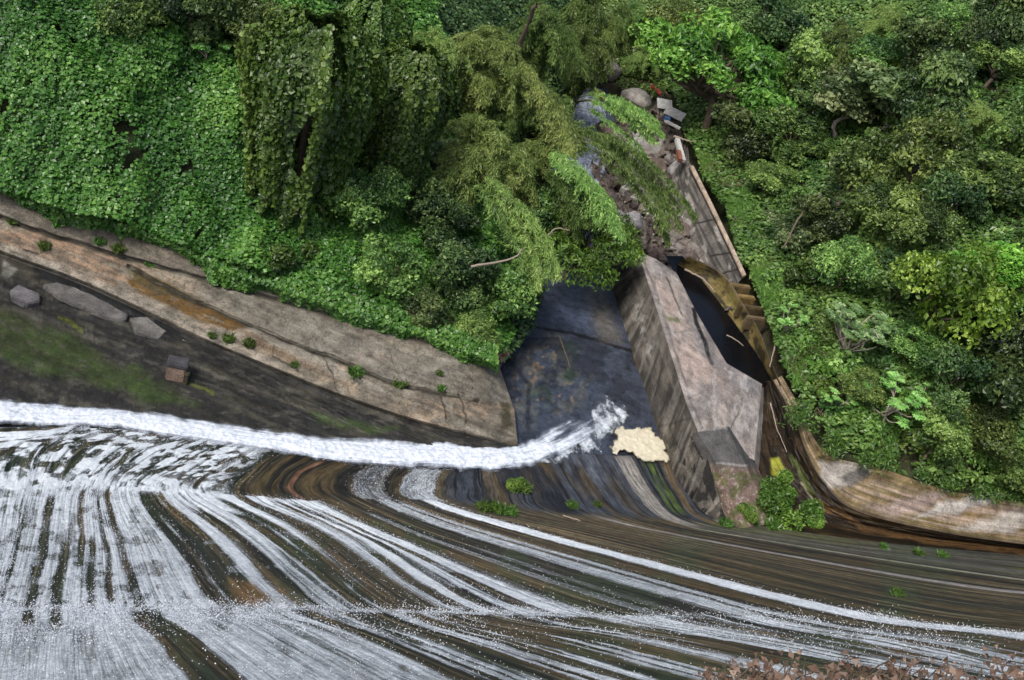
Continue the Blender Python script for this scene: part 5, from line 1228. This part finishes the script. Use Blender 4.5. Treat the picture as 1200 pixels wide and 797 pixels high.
stick([(963,228,9),(940,250,8),(918,290,6)], .12, .10, M_bark, 'dead_tree', 'leaning bare trunk under the yellow-green domed tree', 'trunk')

def plume(px_pts, wid, n, mat, label, seed):
    r = np.random.default_rng(seed); b = px_pts[0]; g0 = on_ground(b[0], b[1])[0]; Q = np.array([g0 - (0, 0, .5)] + [P(*q) for q in px_pts[1:]]); pts = cr(Q, np.linspace(0, len(Q) - 1, 26))
    root = empty('bamboo', tuple(g0), label, 'bamboo', 'bamboo plumes arching over the river'); tb = Tubes(); tb.add(pts, np.linspace(.07, .012, 26), 6); parts = []
    for k in range(6):
        off = r.normal(size=3) * wid * .75 * np.linspace(0, 1, 26)[:, None] ** .7; q = pts + off; tb.add(q, np.linspace(.03, .008, 26), 5); parts.append(plume_leaves(q, wid * r.uniform(.45, .9), n // 5, r, r.uniform(.25, .5), .24))
    for me in (tb.mesh('culms', M_culm), leafmesh('foliage', parts, mat)):
        o = bpy.data.objects.new(me.name.split('.')[0], me); COL.objects.link(o); o.parent = root; o.matrix_parent_inverse = Matrix.Translation(-Vector(root.location))
plume([(620,200),(650,165,7.5),(690,168,9),(728,192,8.5),(765,232,7),(790,275,5.6)], 1.25, 13000, L_bamg, 'long green bamboo plume arching to the right over the rocks', 1)
plume([(560,240),(560,205,7.5),(583,228,8),(612,264,7.2),(630,305,6),(632,330,5)], .85, 13000, L_bam, 'drooping yellow bamboo plume above the curved branch', 2)
plume([(610,215),(640,185,7),(668,200,8),(694,228,7),(704,258,6)], 1.05, 14000, L_bam, 'yellowish bamboo plume leaning over the river', 3)
plume([(660,120),(690,118,7),(722,130,7.5),(752,148,6.8),(768,166,6)], .85, 10000, L_bam, 'small bamboo plume over the brown boulders', 4)
plume([(640,230),(680,222,6.5),(708,245,6.6),(726,275,5.6),(735,300,4.8)], .6, 8000, L_bam, 'thin yellow plume hanging at the head of the training wall', 5)
plume([(600,200),(630,200,6),(655,222,6.6),(672,250,5.6),(680,275,4.8)], .7, 9000, L_bamg, 'short green plume hanging over the wet floor', 6)
plume([(560,120),(590,95,10),(622,110,10.5),(645,150,9),(652,190,7.5)], 1.1, 15000, L_bam, 'rounded golden plume falling left of the river', 7)

r = np.random.default_rng(61); n = 26000; RM = [(900,412,3.3),(914,436,3.2),(928,464,3.1),(950,494,3.1),(982,522,3.1),(1025,534,3.1),(1085,550,3.1),(1135,566,3.1),(1205,578,3.2),(1300,584,3.5)]
q = cr(np.array(RM, float), r.random(n) * (len(RM) - 1)); dn = fbm(q[:, 0] * .05, q[:, 1] * .05, seed=62); kp = (dn > .50) & (r.random(n) < .5); q, dn = q[kp], dn[kp]; n = len(q); ov = r.random(n) ** 1.6 * (dn - .42) * 60
p = P(q[:, 0] - ov * .75 + r.normal(size=n) * 6, q[:, 1] + ov * .5 + r.normal(size=n) * 6, q[:, 2] + .25 - ov * .02 + r.uniform(0, .35, n))
me = leafmesh('undergrowth', [leaves(p, r.normal(size=(n, 3)) * .6 + (-.4, -.5, .5), .22, .3, .38 + .24 * r.normal(size=n), .5, r=r)], L_vine); o = bpy.data.objects.new('undergrowth', me); COL.objects.link(o)
tag(o, 'ragged weeds overhanging the rim of the side channel and curved apron', 'undergrowth', kind='stuff')

# ------------------------------------------------------------------ shrubs and tufts growing on the concrete
def on_surf(px, py, z): return P(px, py, z)
for (a, b, z, sc, k, lab) in (
 (912,598,.7,.8,'bush1','large bright green bush at the foot of the training wall'),
 (945,606,.8,.45,'bush2','small bush right of the large one at the foot of the flume'),
 (875,608,1.3,.35,'bush3','small weed clump between the end block and the large bush')):
    place('bush', k, P(a, b, z), sc, None, lab, 'bush')
p = on_dam(np.array([607.]), np.array([570.]))[0]; place('shrub', 'bush2', p, .34, None, 'small round shrub rooted in the curved foot of the dam', 'shrub')
def tuft(seed, n=130, h=.30, rad=.34, mat=L_weed):
    r = np.random.default_rng(seed); a = r.uniform(0, 6.28, n); q = rad * np.sqrt(r.random(n)); p = np.stack([np.cos(a) * q, np.sin(a) * q, r.uniform(.02, .6, n) * h], -1)
    d = np.stack([np.cos(a), np.sin(a), np.full(n, 1.2)], -1); return leafmesh('grass_tuft', [leaves(p, r.normal(size=(n, 3)) * .6 + (0, -.5, .3), h, .22, .5 + .2 * r.normal(size=n), 0, dirv=d, r=r)], mat)
TF = [tuft(i) for i in range(3)]
def mk_tuft(p, sc, lab, k=0, group='weeds in the cracks of the concrete'):
    o = bpy.data.objects.new('grass_tuft', TF[k % 3]); COL.objects.link(o); o.location = p; o.scale = (sc, sc, sc); o.rotation_euler = (0, 0, k * 1.3); return tag(o, lab, 'weed', group)
dgb = bpy.context.evaluated_depsgraph_get()
bpy.context.view_layer.update()
def on_obj(ob, px, py):
    x, f, d = rays(px, py); v = Vector((float(x), float(f), float(-d))).normalized()
    mi = ob.matrix_world.inverted(); hit, loc, nn, ii = ob.ray_cast(mi @ Vector((0, 0, CH)), v); return loc if hit else Vector(P(px, py, 1.2))
for i, (a, b, s, lab) in enumerate((
 (52,289,1.6,'weed tuft on the pink slab near the left edge'),(117,284,1.5,'left one of the two weed tufts in the upper gutter crack'),(139,293,1.8,'right one of the two weed tufts in the upper gutter crack'),
 (271,337,1.2,'weed tuft in the upper gutter beyond the brown stain'),(249,394,1.2,'leftmost of the three weed tufts on the kerb'),(268,398,1.6,'middle one of the three weed tufts on the kerb'),(291,404,1.7,'rightmost of the three weed tufts on the kerb'),
 (345,428,1.1,'lone weed tuft below the kerb crack'),(417,438,2.0,'bushy weed tuft in the lower gutter, left one'),(469,450,1.9,'weed tuft in the lower gutter, right one'),(515,438,1.1,'upper weed tuft on the cracked end of the apron'),(517,456,1.2,'lower weed tuft on the cracked end of the apron'),
 (15,262,1.4,'weed tuft in the upper gutter at the left edge'),(175,311,1.3,'weed tuft above the brown stain'))):
    mk_tuft(on_obj(bank, a, b), s * .6, lab, i)
for i, (a, b, s, lab) in enumerate(((670,593,1.2,'small yellow-green plant at the foot of the dam right of the round shrub'),(700,592,.9,'little weed at the foot of the dam left of the grey stripe'),(566,596,1.4,'left end tuft of the grass strip on the dam ledge'),(577,597,1.6,'tuft left of centre in the grass strip on the dam ledge'),(588,599,1.6,'tuft right of centre in the grass strip on the dam ledge'),(598,601,1.3,'right end tuft of the grass strip on the dam ledge'),
 (1051,698,1.2,'lone weed tuft on the dam face near the right streams'),(1035,642,1.0,'weed tuft on the dam edge below the flume'),(1076,650,1.3,'first weed tuft on the right dam edge'),(1104,652,1.2,'second weed tuft on the right dam edge'),(880,612,1.6,'weed tuft in the corner of wall and dam'),(905,618,1.8,'weed tuft in front of the large bush'),(850,615,1.5,'weed tuft under the stained strip of the wall'))):
    mk_tuft(on_dam(np.array([a * 1.]), np.array([b * 1.]))[0], s * .75, lab, i)

# ------------------------------------------------------------------ dried shrub on the crest in front of the camera
ds = empty('dry_shrub', tuple(P(1010, 850, 35.6)), 'dried brown shrub with curled dead leaves along the bottom right', 'shrub')
r = np.random.default_rng(77); tb = Tubes(); parts = []
for k in range(170):
    a = r.uniform(815, 1225); topy = 792 - 16 * fbm(np.array([a * .02]), np.array([1.]), seed=4)[0] * 1.6 + r.uniform(-4, 30) + (14 if a < 850 else 0)
    D = r.uniform(4.6, 6.2); x, f, d = rays(a, topy); L = math.sqrt(x * x + f * f + d * d); tip = np.array([x, f, -d]) / L * D + (0, 0, CH)
    base = tip + np.array([r.normal() * .15, -.25 + r.normal() * .1, -.75])
    t = np.linspace(0, 1, 7)[:, None]; pts = base + (tip - base) * t + r.normal(size=3) * .05 * np.sin(t * 3.1); tb.add(pts, np.linspace(.007, .003, 7), 5)
    n = 26; q = r.uniform(.45, 1.02, n)[:, None]; p = base + (tip - base) * q + r.normal(size=(n, 3)) * .03
    parts.append(leaves(p, r.normal(size=(n, 3)), .034, .6, .5 + .25 * r.normal(size=n), .6, bend=1.2, r=r))
for nm, me in (('twigs', tb.mesh('twigs', M_bark)), ('dead_leaves', leafmesh('dead_leaves', parts, L_dry))):
    o = bpy.data.objects.new(nm, me); COL.objects.link(o); o.parent = ds; o.matrix_parent_inverse = Matrix.Translation(-Vector(ds.location))
print('objects', len(bpy.data.objects))
